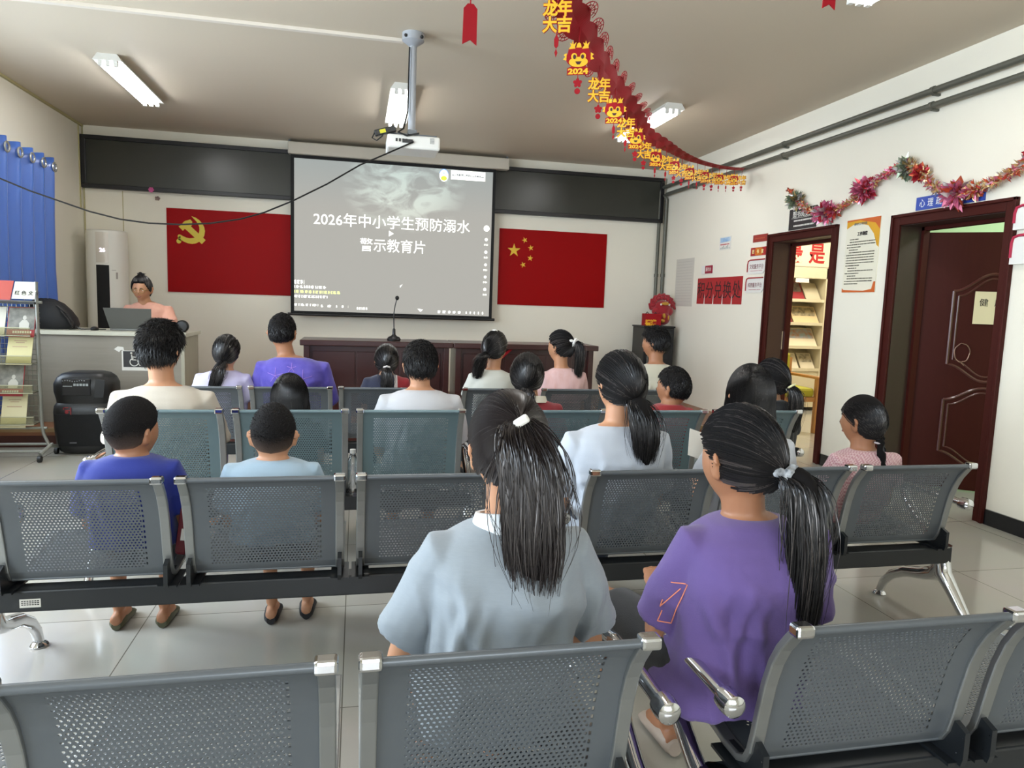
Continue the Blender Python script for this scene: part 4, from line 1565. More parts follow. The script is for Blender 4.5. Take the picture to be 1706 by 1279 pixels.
def pendant(kind, p, rz, tail):
    """hangs below point p: a golden card piece with a small red tail"""
    Mx = Matrix.Translation(p) @ Matrix.Rotation(rz, 4, 'Z')
    f = lambda u, v, w=0: Mx @ Vector((u * 0.77, -w, v * 0.77 - 0.03))
    b = B()
    b.tube([p, f(0, -0.055)], 0.002, 5)
    if kind == 'dragon':
        out = [(0.046, -0.052), (0.05, -0.075), (0.058, -0.085), (0.056, -0.105), (0.047, -0.118), (0.03, -0.130), (0.05, -0.138), (0.05, -0.168), (-0.05, -0.168), (-0.05, -0.138), (-0.03, -0.130), (-0.047, -0.118), (-0.056, -0.105), (-0.058, -0.085), (-0.05, -0.075), (-0.046, -0.052), (0, -0.046)]
        b.prism(out, f, 0.002)
        root = b.build('dragon_pendant', M_REDP, gar, smooth=False)
        b = B()
        b.add([f(0.043 * math.cos(a), -0.112 + 0.022 * math.sin(a), 0.003) for a in [2 * PI * k / 20 for k in range(20)]], [tuple(range(19, -1, -1))])
        for sx in (-1, 1):
            b.add([f(sx * 0.020 + 0.0135 * math.cos(a), -0.088 + 0.015 * math.sin(a), 0.0032) for a in [2 * PI * k / 14 for k in range(14)]], [tuple(range(13, -1, -1))])
            b.prism([(sx * 0.03 + u, -0.046 + v) for u, v in ((-0.016, -0.01), (-0.006, 0.005), (-0.012, 0.018), (-0.003, 0.012), (0.0, 0.026), (0.006, 0.010), (0.018, 0.02), (0.012, 0.002), (0.014, -0.008))][::1], f, 0.0028)
            b.prism([(sx * 0.054, -0.072), (sx * 0.068, -0.08), (sx * 0.06, -0.088), (sx * 0.07, -0.1), (sx * 0.055, -0.104)], f, 0.0026)
        b.prism([(-0.012, -0.05), (0.012, -0.05), (0.008, -0.034), (0, -0.028), (-0.008, -0.034)], f, 0.003)
        b.build('golden_face', M_YELP, root, smooth=False)
        b = B()
        for sx in (-1, 1):
            b.add([f(sx * 0.018 + 0.007 * math.cos(a), -0.090 + 0.010 * math.sin(a), 0.0042) for a in [2 * PI * k / 12 for k in range(12)]], [tuple(range(11, -1, -1))])
        b.prism([(-0.014, -0.110), (0.014, -0.110), (0.006, -0.123), (-0.006, -0.123)], lambda u, v, w: f(u, v, w + 0.003), 0.0012)
        b.build('eyes_and_mouth', mat('dark_maroon', '3a1418', 0.5), root, smooth=False)
        b = B()
        letter(b, '2024', f, 0, -0.152, 0.002, size=0.036, width=0.092, height=0.026, bold=0.0015, depth=0.0012)
        b.build('lettering', M_YELP, root, smooth=False)
        zb = -0.168
    else:
        for i, ch in enumerate('龙年大吉'):
            letter(b, ch, f, (-0.028, 0.028)[i % 2], (-0.074, -0.135)[i // 2], 0, size=0.058, width=0.062, height=0.066, bold=0.005, depth=0.002)
        root = b.build('greeting_pendant', M_REDP2, gar, smooth=False)
        b = B()
        for i, ch in enumerate('龙年大吉'):
            letter(b, ch, f, (-0.028, 0.028)[i % 2], (-0.074, -0.135)[i // 2], 0.002, size=0.058, width=0.058, height=0.062, bold=0.0018, depth=0.0015)
        b.build('lettering', M_YELP, root, smooth=False)
        zb = -0.165
    b = B()
    b.tube([f(0, zb), f(0, zb - 0.012)], 0.0015, 4)
    c = zb - 0.034
    if tail == 'flower':
        b.prism([((0.013 + 0.008 * abs(math.cos(2.5 * a))) * math.cos(a + PI / 2), c + (0.013 + 0.008 * abs(math.cos(2.5 * a))) * math.sin(a + PI / 2)) for a in [2 * PI * k / 40 for k in range(40)]], f, 0.002)
        c -= 0.036
        b.prism([(0.013 * math.cos(a), c + 0.013 * math.sin(a)) for a in [2 * PI * k / 16 for k in range(16)]], f, 0.002)
    else:
        b.prism([(0, c + 0.03), (0.009, c + 0.01), (0.008, c - 0.015), (0, c - 0.025), (-0.008, c - 0.015), (-0.009, c + 0.01)], f, 0.002)
        c -= 0.04
        b.prism([(0, c + 0.015), (0.006, c), (0, c - 0.018), (-0.006, c)], f, 0.002)
    b.build('red_tail', M_REDP, root, smooth=False)


tot = len(gpath) * 0.012
starts = [i for i in range(len(gpath)) if (gpath[i] - Vector((0.578, 2.158, 2.277))).length < 0.013]
i0 = starts[0] if starts else 170
rp_ = random.Random(4)
step = 0.365
k, i = 0, i0
while i < len(gpath) - 6:
    kind = 'greeting' if k % 2 == 0 else 'dragon'
    tail = 'flower' if (k % 4 in (1, 2)) else 'drop'
    yaw_ = -0.25 + rp_.uniform(-0.2, 0.2) - (0.5 if k > 8 else 0)
    pendant(kind, gpath[i], yaw_, tail)
    k += 1
    i += int((step if k < 8 else 0.3) / 0.012)

M_TAS = mat('red_tassel_card', '8f0a18', 0.6, spec=0.2)
for (x, y, z, s, lab) in ((0.298, 2.043, 2.075, 1.0, 'red paper tassel hanging at the top of the picture left of the golden garland'), (0.452, 1.995, 2.20, 0.55, 'small red paper flower drop cut off by the top picture edge'), (0.936, 1.823, 2.175, 0.8, 'red paper tassel cut off by the top picture edge, left of two'), (1.166, 1.698, 2.135, 0.9, 'red paper tassel cut off by the top picture edge, right of two')):
    t = thing('paper_tassel', lab, 'tassel', (x, y, z), 0, 'red tassels hanging at the top of the picture')
    f = lambda u, v, w=0: (x + u * s, y - w, z + v * s)
    b = B()
    b.prism([(-0.021, -0.055), (-0.019, 0.04), (-0.008, 0.053), (0.008, 0.053), (0.019, 0.04), (0.019, -0.055), (0.001, -0.042)], f, 0.003)
    b.build('tail', M_TAS, t, smooth=False)
    b = B()
    b.prism([(0.016 * math.cos(a), 0.085 + 0.02 * math.sin(a)) for a in [2 * PI * q / 14 for q in range(14)]], f, 0.003)
    b.build('bead', M_TAS, t, smooth=False)
    b = B()
    b.tube([f(0, 0.05), f(0, 0.07)], 0.002, 4)
    b.tube([f(0, 0.1), (x, y, HC)], 0.0012, 4)
    b.build('thread', M_TAS, t)

# ---------------------------------------------------------------- tinsel garland on the right wall
tin = thing('tinsel_garland', 'metallic tinsel garland of pink, red, gold and silver foil flowers over the doors', 'garland', (XR - 0.05, 5.0, 2.3))


def foil(name, col, rough=0.22):
    return mat(name, col, rough, metal=0.55)


FO = {'pink': foil('pink_foil', 'd97fa0'), 'red': foil('red_foil', 'bf3a48'), 'green': foil('silver_green_foil', '9aa892'), 'orange': foil('orange_foil', 'cf6245'), 'gold': foil('gold_foil', 'd6bb84'), 'silver': foil('silver_foil', 'd8d4d2')}
rt = random.Random(11)


def foil_flower(y, z, r, cols, n=70):
    c = Vector((XR - 0.055, y, z))
    b = B()
    for k in range(n):
        b.cm = k % len(cols)
        while True:
            d_ = Vector((rt.uniform(-1, 0.35), rt.uniform(-1, 1), rt.uniform(-1, 1)))
            if 0.2 < d_.length < 1:
                break
        d_.normalize()
        L_ = r * rt.uniform(0.6, 1.0)
        s_ = d_.orthogonal().normalized()
        s_.rotate(Matrix.Rotation(rt.uniform(0, 6.28), 3, d_))
        w_ = L_ * rt.uniform(0.15, 0.24)
        n_ = d_.cross(s_)
        b.add([c + d_ * L_ * 0.1, c + d_ * L_ * 0.62 + s_ * w_ + n_ * w_ * 0.4, c + d_ * L_, c + d_ * L_ * 0.62 - s_ * w_ + n_ * w_ * 0.4, c + d_ * L_ * 0.6 - n_ * w_ * 0.3], [(0, 1, 4), (1, 2, 4), (2, 3, 4), (3, 0, 4)])
    b.build('foil_flower', [FO[q] for q in cols], tin, smooth=False)


def tinsel_cord(P, cols, r=0.035):
    pts = resample(spline([(XR - 0.05, y, z) for y, z in P], 10), 0.012)
    b = B()
    for s_ in range(3):
        b.cm = s_ % len(cols)
        b.tube([p + Vector((0.012 * math.cos(i * 0.5 + s_ * 2.1), 0.0, 0.016 * math.sin(i * 0.5 + s_ * 2.1))) for i, p in enumerate(pts)], 0.007, 5)
    for i, p in enumerate(pts):
        for k in range(10):
            b.cm = rt.randrange(len(cols))
            d_ = Vector((rt.uniform(-1, 0.5), rt.uniform(-1, 1), rt.uniform(-1, 1))).normalized()
            s_ = d_.orthogonal().normalized()
            s_.rotate(Matrix.Rotation(rt.uniform(0, 6.28), 3, d_))
            L_ = r * rt.uniform(0.5, 1.1)
            b.add([p + d_ * 0.006, p + d_ * L_ * 0.6 + s_ * 0.008, p + d_ * L_, p + d_ * L_ * 0.55 - s_ * 0.008], [(0, 1, 2, 3)])
    b.build('tinsel_cord', [FO[q] for q in cols], tin, smooth=False)


tinsel_cord([(6.12, 2.46), (6.03, 2.40), (5.9, 2.30)], ['orange', 'orange', 'green'], 0.035)
tinsel_cord([(5.95, 2.33), (5.8, 2.24), (5.55, 2.18), (5.35, 2.205), (5.2, 2.25), (5.07, 2.30)], ['orange', 'gold', 'gold', 'pink', 'silver'], 0.055)
tinsel_cord([(5.07, 2.30), (4.95, 2.36), (4.82, 2.40), (4.7, 2.42), (4.62, 2.42)], ['red', 'pink', 'gold', 'pink', 'silver'], 0.048)
tinsel_cord([(4.62, 2.42), (4.5, 2.36), (4.40, 2.26), (4.28, 2.18), (4.14, 2.15), (4.0, 2.155), (3.85, 2.19), (3.70, 2.245), (3.6, 2.29), (3.45, 2.30), (3.3, 2.22), (3.1, 2.17)], ['gold', 'gold', 'orange', 'pink', 'silver'], 0.06)
foil_flower(5.99, 2.345, 0.115, ['green', 'green', 'silver', 'gold'], 85)
foil_flower(5.55, 2.185, 0.135, ['pink', 'pink', 'silver', 'red'], 90)
foil_flower(5.43, 2.185, 0.09, ['red', 'orange', 'pink'], 50)
foil_flower(5.07, 2.305, 0.135, ['red', 'red', 'pink', 'pink'], 90)
foil_flower(4.63, 2.405, 0.115, ['green', 'green', 'silver', 'gold'], 85)
foil_flower(4.50, 2.34, 0.085, ['orange', 'red'], 55)
foil_flower(4.15, 2.15, 0.135, ['pink', 'pink', 'silver', 'orange'], 90)
foil_flower(4.02, 2.15, 0.085, ['orange', 'pink', 'gold'], 50)
foil_flower(3.60, 2.30, 0.09, ['red', 'pink'])

# ---------------------------------------------------------------- perforated steel benches
def hole_panel(prof, x0, x1, hx, v0, v1, pitch=0.0107, rad=0.0031, th=0.0018):
    """sheet that follows a (y, z) profile, with staggered round holes punched through it; returns a B"""
    P = [Vector((0, y, z)) for y, z in prof]
    cum = [0.0]
    for a, c in zip(P[:-1], P[1:]):
        cum.append(cum[-1] + (c - a).length)
    total = cum[-1]

    def at(v):
        v = min(max(v, 0), total)
        i = 0
        while i < len(cum) - 2 and cum[i + 1] < v:
            i += 1
        f_ = (v - cum[i]) / (cum[i + 1] - cum[i])
        return P[i].lerp(P[i + 1], f_), (P[i + 1] - P[i]).normalized()

    def pos(u, v, w):
        p, t_ = at(v)
        # smoothed tangent
        t2 = at(v + 0.01)[0] - at(v - 0.01)[0]
        t2.normalize()
        n_ = Vector((0, t2.z, -t2.y))
        q = p + n_ * w
        return (u, q.y, q.z)
    b = B()
    cols = int(2 * hx / pitch)
    rows = int((v1 - v0) / (pitch * 0.88))
    pv = (v1 - v0) / rows
    pu = 2 * hx / cols
    for side in (0, 1):
        w = -th / 2 if side == 0 else th / 2
        fl = (lambda f_: f_) if side == 0 else (lambda f_: tuple(reversed(f_)))

        def quadgrid(us, vs_):
            k = len(us)
            b.add([pos(u, v, w) for v in vs_ for u in us], [fl((j * k + i, j * k + i + 1, (j + 1) * k + i + 1, (j + 1) * k + i)) for j in range(len(vs_) - 1) for i in range(k - 1)])
        vv = [total * i / 26 for i in range(27)]
        mids = [v for v in vv if v0 < v < v1]
        quadgrid([x0, -hx - pu / 2], [0] + [v for v in vv if 0 < v < v0 - 1e-4] + [v0] + mids + [v1] + [v for v in vv if v > v1 + 1e-4])
        quadgrid([hx + pu / 2, x1], [0] + [v for v in vv if 0 < v < v0 - 1e-4] + [v0] + mids + [v1] + [v for v in vv if v > v1 + 1e-4])
        quadgrid([-hx - pu / 2, hx + pu / 2], [0] + [v for v in vv if 0 < v < v0 - 1e-4] + [v0])
        quadgrid([-hx - pu / 2, hx + pu / 2], [v1] + [v for v in vv if v > v1 + 1e-4])
        for r_ in range(rows):
            va, vb = v0 + r_ * pv, v0 + (r_ + 1) * pv
            vm = (va + vb) / 2
            sh = pu / 2 if r_ % 2 else 0.0
            n = cols
            us0 = -hx - pu / 2 + sh
            if r_ % 2:
                quadgrid([-hx - pu / 2, us0], [va, vb])
            else:
                quadgrid([us0 + n * pu, hx + pu / 2], [va, vb])
            for c_ in range(n):
                ua = us0 + c_ * pu
                um = ua + pu / 2
                ub = ua + pu
                outer_ = [(ua, va), (um, va), (ub, va), (ub, vm), (ub, vb), (um, vb), (ua, vb), (ua, vm)]
                inner_ = [(um + rad * math.cos(a), vm + rad * math.sin(a)) for a in (-2.356, -1.571, -0.785, 0, 0.785, 1.571, 2.356, 3.142)]
                b.add([pos(u, v, w) for u, v in outer_ + inner_], [fl((q, (q + 1) % 8, 8 + (q + 1) % 8, 8 + q)) for q in range(8)])
                if side == 1:
                    b.add([pos(u, v, -w) for u, v in inner_] + [pos(u, v, w) for u, v in inner_], [(q, (q + 1) % 8, 8 + (q + 1) % 8, 8 + q) for q in range(8)])
    return b


BACK = [(0.0, 0.737), (0.022, 0.715), (0.045, 0.685), (0.066, 0.645), (0.084, 0.59), (0.097, 0.53), (0.108, 0.47), (0.120, 0.42), (0.133, 0.395)]
SEAT = [(0.165, 0.388), (0.21, 0.388), (0.30, 0.398), (0.40, 0.412), (0.48, 0.423), (0.53, 0.424), (0.565, 0.412), (0.585, 0.385)]
FRAME = [(-0.002, 0.742), (0.02, 0.715), (0.045, 0.682), (0.066, 0.642), (0.084, 0.588), (0.097, 0.528), (0.108, 0.468), (0.118, 0.425), (0.132, 0.398), (0.16, 0.384), (0.21, 0.384), (0.30, 0.394), (0.40, 0.408), (0.48, 0.419), (0.535, 0.418), (0.57, 0.403)]


def shift(bb, dx):
    c = B()
    c.v = [(x + dx, y, z) for x, y, z in bb.v]
    c.f, c.mi = list(bb.f), list(bb.mi)
    return c


def raised(P, dz):
    return [(y, z + dz * max(0.0, min(1.0, (z - 0.395) / 0.342))) if y < 0.14 else (y, z) for y, z in P]


def make_bench(m_panel, label, dz=0.0):
    r = thing('waiting_bench', label, 'bench', (0, 0, 0))
    BK, FR_ = raised(BACK, dz), raised(FRAME, dz)
    back_b = hole_panel(BK, -0.231, 0.231, 0.172, 0.045, 0.345 + dz)
    # rolled top edge and folded lower lip belong to the sheet
    back_b.tube([(-0.232, -0.004, 0.737 + dz), (0.232, -0.004, 0.737 + dz)], 0.0085, 10)
    back_b.tube([(-0.231, 0.136, 0.392), (0.231, 0.136, 0.392)], 0.005, 8)
    seat_b = hole_panel(SEAT, -0.231, 0.231, 0.172, 0.04, 0.36)
    seat_b.tube([(-0.231, 0.163, 0.386), (0.231, 0.163, 0.386)], 0.005, 8)
    proto = None
    for i in range(3):
        cx = 0.545 * (i - 1)
        if proto is None:
            bk_ = shift(back_b, 0).build('backrest', m_panel, r)
            st_ = shift(seat_b, 0).build('seat', m_panel, r)
            bk_.location.x = st_.location.x = cx
            fr_b, cap_b, br_b, bolt_b = [], [], [], []
            kids = []
            for s in (-1, 1):
                b = B()
                rr = []
                for k, (y, z) in enumerate(FR_):
                    y2, z2 = FR_[min(k + 1, len(FR_) - 1)]
                    y1, z1 = FR_[max(k - 1, 0)]
                    t_ = Vector((0, y2 - y1, z2 - z1)).normalized()
                    n_ = Vector((0, t_.z, -t_.y))
                    c0, hw = s * 0.238, 0.0145
                    p = Vector((0, y, z))
                    rr.append([(c0 - hw, *(p - n_ * 0.008).yz), (c0 + hw, *(p - n_ * 0.008).yz), (c0 + hw, *(p + n_ * 0.008).yz), (c0 - hw, *(p + n_ * 0.008).yz)])
                b.loft(rr)
                kids.append((b.build('side_frame', M_BAR, None, smooth=False, bev=0.003), bk_))
                b = B()
                b.box(s * 0.238 - 0.019, s * 0.238 + 0.019, -0.018, 0.014, 0.727 + dz, 0.751 + dz)
                kids.append((b.build('end_cap', M_CHROME, None, smooth=False, bev=0.006), bk_))
                b = B()
                x0, x1 = (0.2, 0.214) if s > 0 else (-0.214, -0.2)
                x0, x1 = s * 0.238 - 0.006, s * 0.238 + 0.006
                b.prism([(0.085, 0.44), (0.115, 0.452), (0.135, 0.43), (0.15, 0.395), (0.26, 0.39), (0.27, 0.375), (0.22, 0.362), (0.09, 0.362), (0.085, 0.38)], lambda u, v, w: (x0 - 0.0005 + w * (x1 - x0 + 0.001) / 0.012, u - 0.012, v), 0.012)
                b.box(s * 0.238 - 0.03, s * 0.238 + 0.03, 0.085, 0.235, 0.36, 0.367)
                kids.append((b.build('mounting_bracket', M_BEAM, None, smooth=False), bk_))
                b = B()
                for y, z in ((0.10, 0.425), (0.112, 0.385)):
                    b.lathe((s * 0.238 - 0.0105 * (1 if s > 0 else -1) * 0, y - 0.02, z), [(0, -0.007), (0.006, -0.006), (0.007, 0.0), (0, 0.002)], 10, 'y')
                kids.append((b.build('bolt', M_CHROME, None), bk_))
            for o_, par in kids:
                o_.parent = par
            proto = (bk_, st_)
        else:
            for q in proto:
                c = copy_tree(q, r)
                c.location.x = cx
    b = B()
    b.box(-0.86, 0.86, 0.118, 0.188, 0.288, 0.36)
    b.build('beam', M_BEAM, r, smooth=False, bev=0.006)
    for s in (-1, 1):
        x = s * 0.845
        b = B()
        b.tube([(x, 0.153, 0.36), (x, 0.153, 0.27), (x, 0.18, 0.225), (x, 0.25, 0.195), (x, 0.34, 0.17), (x, 0.42, 0.125), (x, 0.47, 0.07), (x, 0.49, 0.018)], [0.034, 0.036, 0.034, 0.028, 0.025, 0.022, 0.019, 0.017], 12)
        b.tube([(x, 0.153, 0.30), (x, 0.135, 0.235), (x, 0.09, 0.19), (x, 0.035, 0.13), (x, -0.02, 0.07), (x, -0.05, 0.018)], [0.034, 0.034, 0.028, 0.024, 0.02, 0.017], 12)
        lg_ = b.build('leg', M_CHROME, r)
        for y in (0.49, -0.05):
            b = B()
            b.lathe((x, y, 0), [(0.03, 0.001), (0.031, 0.006), (0.026, 0.014), (0.014, 0.022), (0, 0.024)], 18)
            b.build('foot_pad', M_CHROME, lg_)
        x = s * 0.865
        b = B()
        b.tube([(x, 0.16, 0.33), (x, 0.215, 0.355), (x, 0.30, 0.41), (x, 0.375, 0.465), (x, 0.415, 0.505), (x, 0.425, 0.533), (x, 0.405, 0.55), (x, 0.35, 0.557), (x, 0.22, 0.557), (x, 0.10, 0.555)], [0.022, 0.021, 0.02, 0.019, 0.018, 0.018, 0.018, 0.017, 0.016, 0.015], 12)
        am_ = b.build('arm_rest', M_CHROME, r)
        b = B()
        b.lathe((x, 0.10, 0.555), [(0, -0.042), (0.014, -0.041), (0.023, -0.034), (0.026, -0.015), (0.025, 0.004), (0.017, 0.012), (0, 0.014)], 16, 'y')
        b.build('arm_knob', M_CHROME, am_)
    return r


bench = make_bench(M_STEEL, 'grey perforated steel three seat bench')
bench_teal = make_bench(M_STEELT, 'teal grey perforated steel three seat bench', 0.056)
for name_, src, x, y, sz, lab in (
        ('front', bench, -0.28, 1.10, 1, 'nearest grey steel bench at the bottom left, behind the girl in grey'),
        ('front', None, 1.585, 1.10, 1, 'nearest grey steel bench at the bottom right, beside the girl in purple'),
        ('mid', None, -0.287, 2.31, 1, 'grey steel bench with a white sticker on its beam, seating two short haired boys'),
        ('mid', None, 1.60, 2.31, 1, 'grey steel bench seating the girl in white and the girl with two plaits'),
        ('teal', bench_teal, -0.287, 3.33, 1, 'teal grey bench on the left seating the boy in a beige white shirt'),
        ('teal', None, 1.515, 3.33, 1, 'teal grey bench on the right seating two children in red tops'),
        ('far', None, -0.40, 4.64, 1, 'farthest bench on the left seating the man in a violet patterned shirt'),
        ('far', None, 1.49, 4.64, 1, 'farthest bench on the right seating the girl in pink')):
    o = src if src is not None else copy_tree(bench if name_ != 'teal' else bench_teal)
    o.location = (x, y, 0)
    o.scale = (1, 1, sz)
    tag(o, lab, 'bench', 'perforated steel benches in rows')
t = thing('beam_sticker', 'small white printed sticker on the black beam at lower left', 'sticker', (-1.0, 2.42, 0.31))
b = B()
b.box(-1.032, -0.972, 2.426, 2.4275, 0.305, 0.333)
b.build('label', M_PAPER, t, smooth=False)
b = B()
for z in (0.313, 0.319, 0.325):
    for k in range(7):
        b.box(-1.027 + 0.0075 * k, -1.0215 + 0.0075 * k, 2.4254, 2.426, z, z + 0.003)
b.build('small_print', M_INK, t, smooth=False)
# water bottle on the teal bench
t = thing('water_bottle', 'clear plastic water bottle standing on the bench gap behind the boy in pale blue', 'bottle', (-0.012, 3.483, 0.36))
m_pet = mat('clear_plastic', 'eef2f4', 0.05, trans=0.95)
b = B()
zb = 0.361
pr = [(0, 0), (0.026, 0.0), (0.031, 0.01)] + [(0.031 - 0.0018 * (k % 2), 0.02 + 0.009 * k) for k in range(13)] + [(0.031, 0.145), (0.028, 0.165), (0.016, 0.19), (0.013, 0.195), (0.013, 0.205)]
b.lathe((-0.012, 3.483, zb), pr, 20)
b.build('body', m_pet, t)
b = B()
b.lathe((-0.012, 3.483, zb), [(0.0145, 0.203), (0.0145, 0.222), (0, 0.223)], 16)
b.build('cap', M_WHITE, t)

# ---------------------------------------------------------------- people
M_SKIN = mat('skin', 'b98664', 0.5, sss=0.12, var=0.12, vscale=10)
M_SKIND = mat('tanned_skin', 'a06e4e', 0.5, sss=0.12, var=0.12, vscale=10)
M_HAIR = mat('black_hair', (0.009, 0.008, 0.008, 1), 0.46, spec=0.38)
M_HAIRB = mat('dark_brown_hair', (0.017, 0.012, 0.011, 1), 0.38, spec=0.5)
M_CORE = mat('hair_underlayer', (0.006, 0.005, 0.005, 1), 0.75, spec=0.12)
M_LOCK = mat('painted_sheen_lock', (0.050, 0.041, 0.038, 1), 0.30, spec=0.75)  # lighter colour paints highlight streaks into the hair
M_EYE = mat('eye_white', 'd8d4cc', 0.2)
M_IRIS = mat('dark_iris', '1a0f0a', 0.15)
M_LIP = mat('lips', '8a4a44', 0.45)


def fade_hair():
    m = mat('cropped_hair', (0.012, 0.011, 0.011, 1), 0.8, bump=0.5, bscale=260, spec=0.1)
    nt = m.node_tree
    a = nt.nodes.new('ShaderNodeVertexColor')
    a.layer_name = 'fade'
    nt.links.new(a.outputs[0], nt.nodes['Principled BSDF'].inputs['Base Color'])
    return m


M_FADE = fade_hair()


def sstep(a, b_, x):
    t_ = np.clip((x - a) / (b_ - a), 0, 1)
    return t_ * t_ * (3 - 2 * t_)


def head_surf(U, hs=1.0, wide=1.0):
    """points of the head surface for unit directions U (face towards +y)"""
    ux, uy, uz = U[:, 0], U[:, 1], U[:, 2]
    x, y, z = 0.073 * wide * ux, 0.091 * uy, 0.110 * uz
    low = np.clip(-uz, 0, 1)
    x = x * (1 - 0.34 * low ** 1.7)
    y = np.where(uy < 0, y * (1.06 - 0.42 * low ** 1.2), y * (1 - 0.06 * low))
    f = np.clip(uy, 0, 1) ** 1.5
    ax = np.abs(ux)
    y = y + f * (0.021 * np.exp(-(ux / 0.13) ** 2 - ((uz + 0.17) / 0.15) ** 2) + 0.009 * np.exp(-(ux / 0.10) ** 2 - ((uz - 0.02) / 0.16) ** 2)
                 - 0.008 * np.exp(-((ax - 0.37) / 0.16) ** 2 - ((uz - 0.06) / 0.11) ** 2)
                 + 0.004 * np.exp(-(ax / 0.55) ** 2 - ((uz - 0.24) / 0.10) ** 2)
                 + 0.007 * np.exp(-(ux / 0.24) ** 2 - ((uz + 0.47) / 0.09) ** 2)
                 + 0.009 * np.exp(-(ux / 0.26) ** 2 - ((uz + 0.80) / 0.17) ** 2)
                 + 0.005 * np.exp(-((ax - 0.5) / 0.22) ** 2 - ((uz + 0.22) / 0.2) ** 2))
    return np.stack([x, y, z], 1) * hs


def dirs_grid(nu, nv):
    out = []
    for i in range(nv + 1):
        th = PI * min(max(i / nv, 0.004), 0.996)
        for k in range(nu):
            a = 2 * PI * k / nu
            out.append((math.sin(th) * math.cos(a), math.sin(th) * math.sin(a), -math.cos(th)))
    return np.array(out)


def grid_faces(nu, nv):
    f = []
    for i in range(nv):
        for k in range(nu):
            a, c = i * nu + k, i * nu + (k + 1) % nu
            f.append((a, c, c + nu, a + nu))
    f.append(tuple(range(nu - 1, -1, -1)))
    f.append(tuple(range(nv * nu, nv * nu + nu)))
    return f


def hairline(U, nape=-0.62, side=0.0, front=0.56):
    """how far a direction lies inside the hair-covered part of the head (0..1)"""
    ph = np.degrees(np.arctan2(np.abs(U[:, 0]), -U[:, 1]))      # 0 at the back, 180 at the face
    L_ = np.interp(ph, [0, 55, 82, 95, 112, 135, 180], [nape, nape + 0.05, side - 0.35, side + 0.05, side + 0.22, front - 0.08, front])
    return sstep(0, 0.14, U[:, 2] - L_)


def apply_M(Mx, P):
    A = np.array(Mx)
    return P @ A[:3, :3].T + A[:3, 3]


def strands(b, P, r0, r1=0.0002, cm=1):
    """P: (N, K, 3) polylines -> thin three sided tapering locks"""
    N_, K_, _ = P.shape
    b.cm = cm
    Tn = np.gradient(P, axis=1)
    Tn /= np.linalg.norm(Tn, axis=2, keepdims=True) + 1e-9
    ref = np.array([0.31, 0.52, 0.8])
    S = np.cross(Tn, ref)
    S /= np.linalg.norm(S, axis=2, keepdims=True) + 1e-9
    Q = np.cross(Tn, S)
    w = np.linspace(0, 1, K_)
    R = (r0 * (1 - w ** 2) + r1)[None, :, None]
    V = np.stack([P + (S * math.cos(a) + Q * math.sin(a)) * R for a in (0, 2.094, 4.189)], 2).reshape(-1, 3)
    idx = np.arange(N_ * K_).reshape(N_, K_)
    F = []
    for k in range(3):
        k2 = (k + 1) % 3
        a, c = idx[:, :-1].ravel() * 3, idx[:, 1:].ravel() * 3
        F.append(np.stack([a + k, a + k2, c + k2, c + k], 1))
    b.np_add(V, np.concatenate(F))
    b.cm = 0


def slerp_rows(A, Bv, t_):
    d_ = np.clip((A * Bv).sum(1), -1, 1)
    om = np.arccos(d_)
    so = np.sin(om) + 1e-6
    return (np.sin((1 - t_) * om) / so)[:, None] * A + (np.sin(t_ * om) / so)[:, None] * Bv


def solid(b, name, m, parent, voxel, smooth=4, disp=None, factor=0.5):
    """fuse overlapping closed pieces into one continuous skin; disp(points, normals) -> offsets"""
    tmp = b.build('tmp', m, None)
    r_ = tmp.modifiers.new('r', 'REMESH')
    r_.mode, r_.voxel_size, r_.use_smooth_shade = 'VOXEL', voxel, True
    if smooth:
        s_ = tmp.modifiers.new('s', 'SMOOTH')
        s_.iterations, s_.factor = smooth, factor
    dg = bpy.context.evaluated_depsgraph_get()
    me = bpy.data.meshes.new_from_object(tmp.evaluated_get(dg))
    old = tmp.data
    bpy.data.objects.remove(tmp)
    bpy.data.meshes.remove(old)
    n = len(me.vertices)
    co = np.zeros(n * 3, dtype=np.float32)
    me.vertices.foreach_get('co', co)
    co = co.reshape(-1, 3).astype(float)
    if disp is not None:
        no = np.zeros(n * 3, dtype=np.float32)
        me.vertices.foreach_get('normal', no)
        no = no.reshape(-1, 3)
        co = co + no * disp(co)[:, None]
    off = wloc(parent) if parent else Vector((0, 0, 0))
    bv = BVHTree.FromPolygons([tuple(c) for c in co], [tuple(p.vertices) for p in me.polygons])
    me.vertices.foreach_set('co', (co - np.array(off)).astype(np.float32).ravel())
    me.update()
    me.materials.clear()
    me.materials.append(m)
    me.shade_smooth()
    me.name = name
    o = bpy.data.objects.new(name, me)
    COL.objects.link(o)
    o.parent = parent
    return o, bv


RIDGES = ((-0.80, -0.12, -0.62, -0.42, 1.0), (-0.45, -0.10, -0.70, -0.36, 0.8), (0.80, -0.12, 0.60, -0.42, 1.0), (0.50, -0.16, 0.74, -0.40, 0.7), (-0.15, -0.34, 0.50, -0.22, 0.7), (-0.55, -0.40, 0.25, -0.46, 0.8), (0.15, -0.42, 0.65, -0.33, 0.6), (-0.30, -0.12, -0.38, -0.30, 0.5))


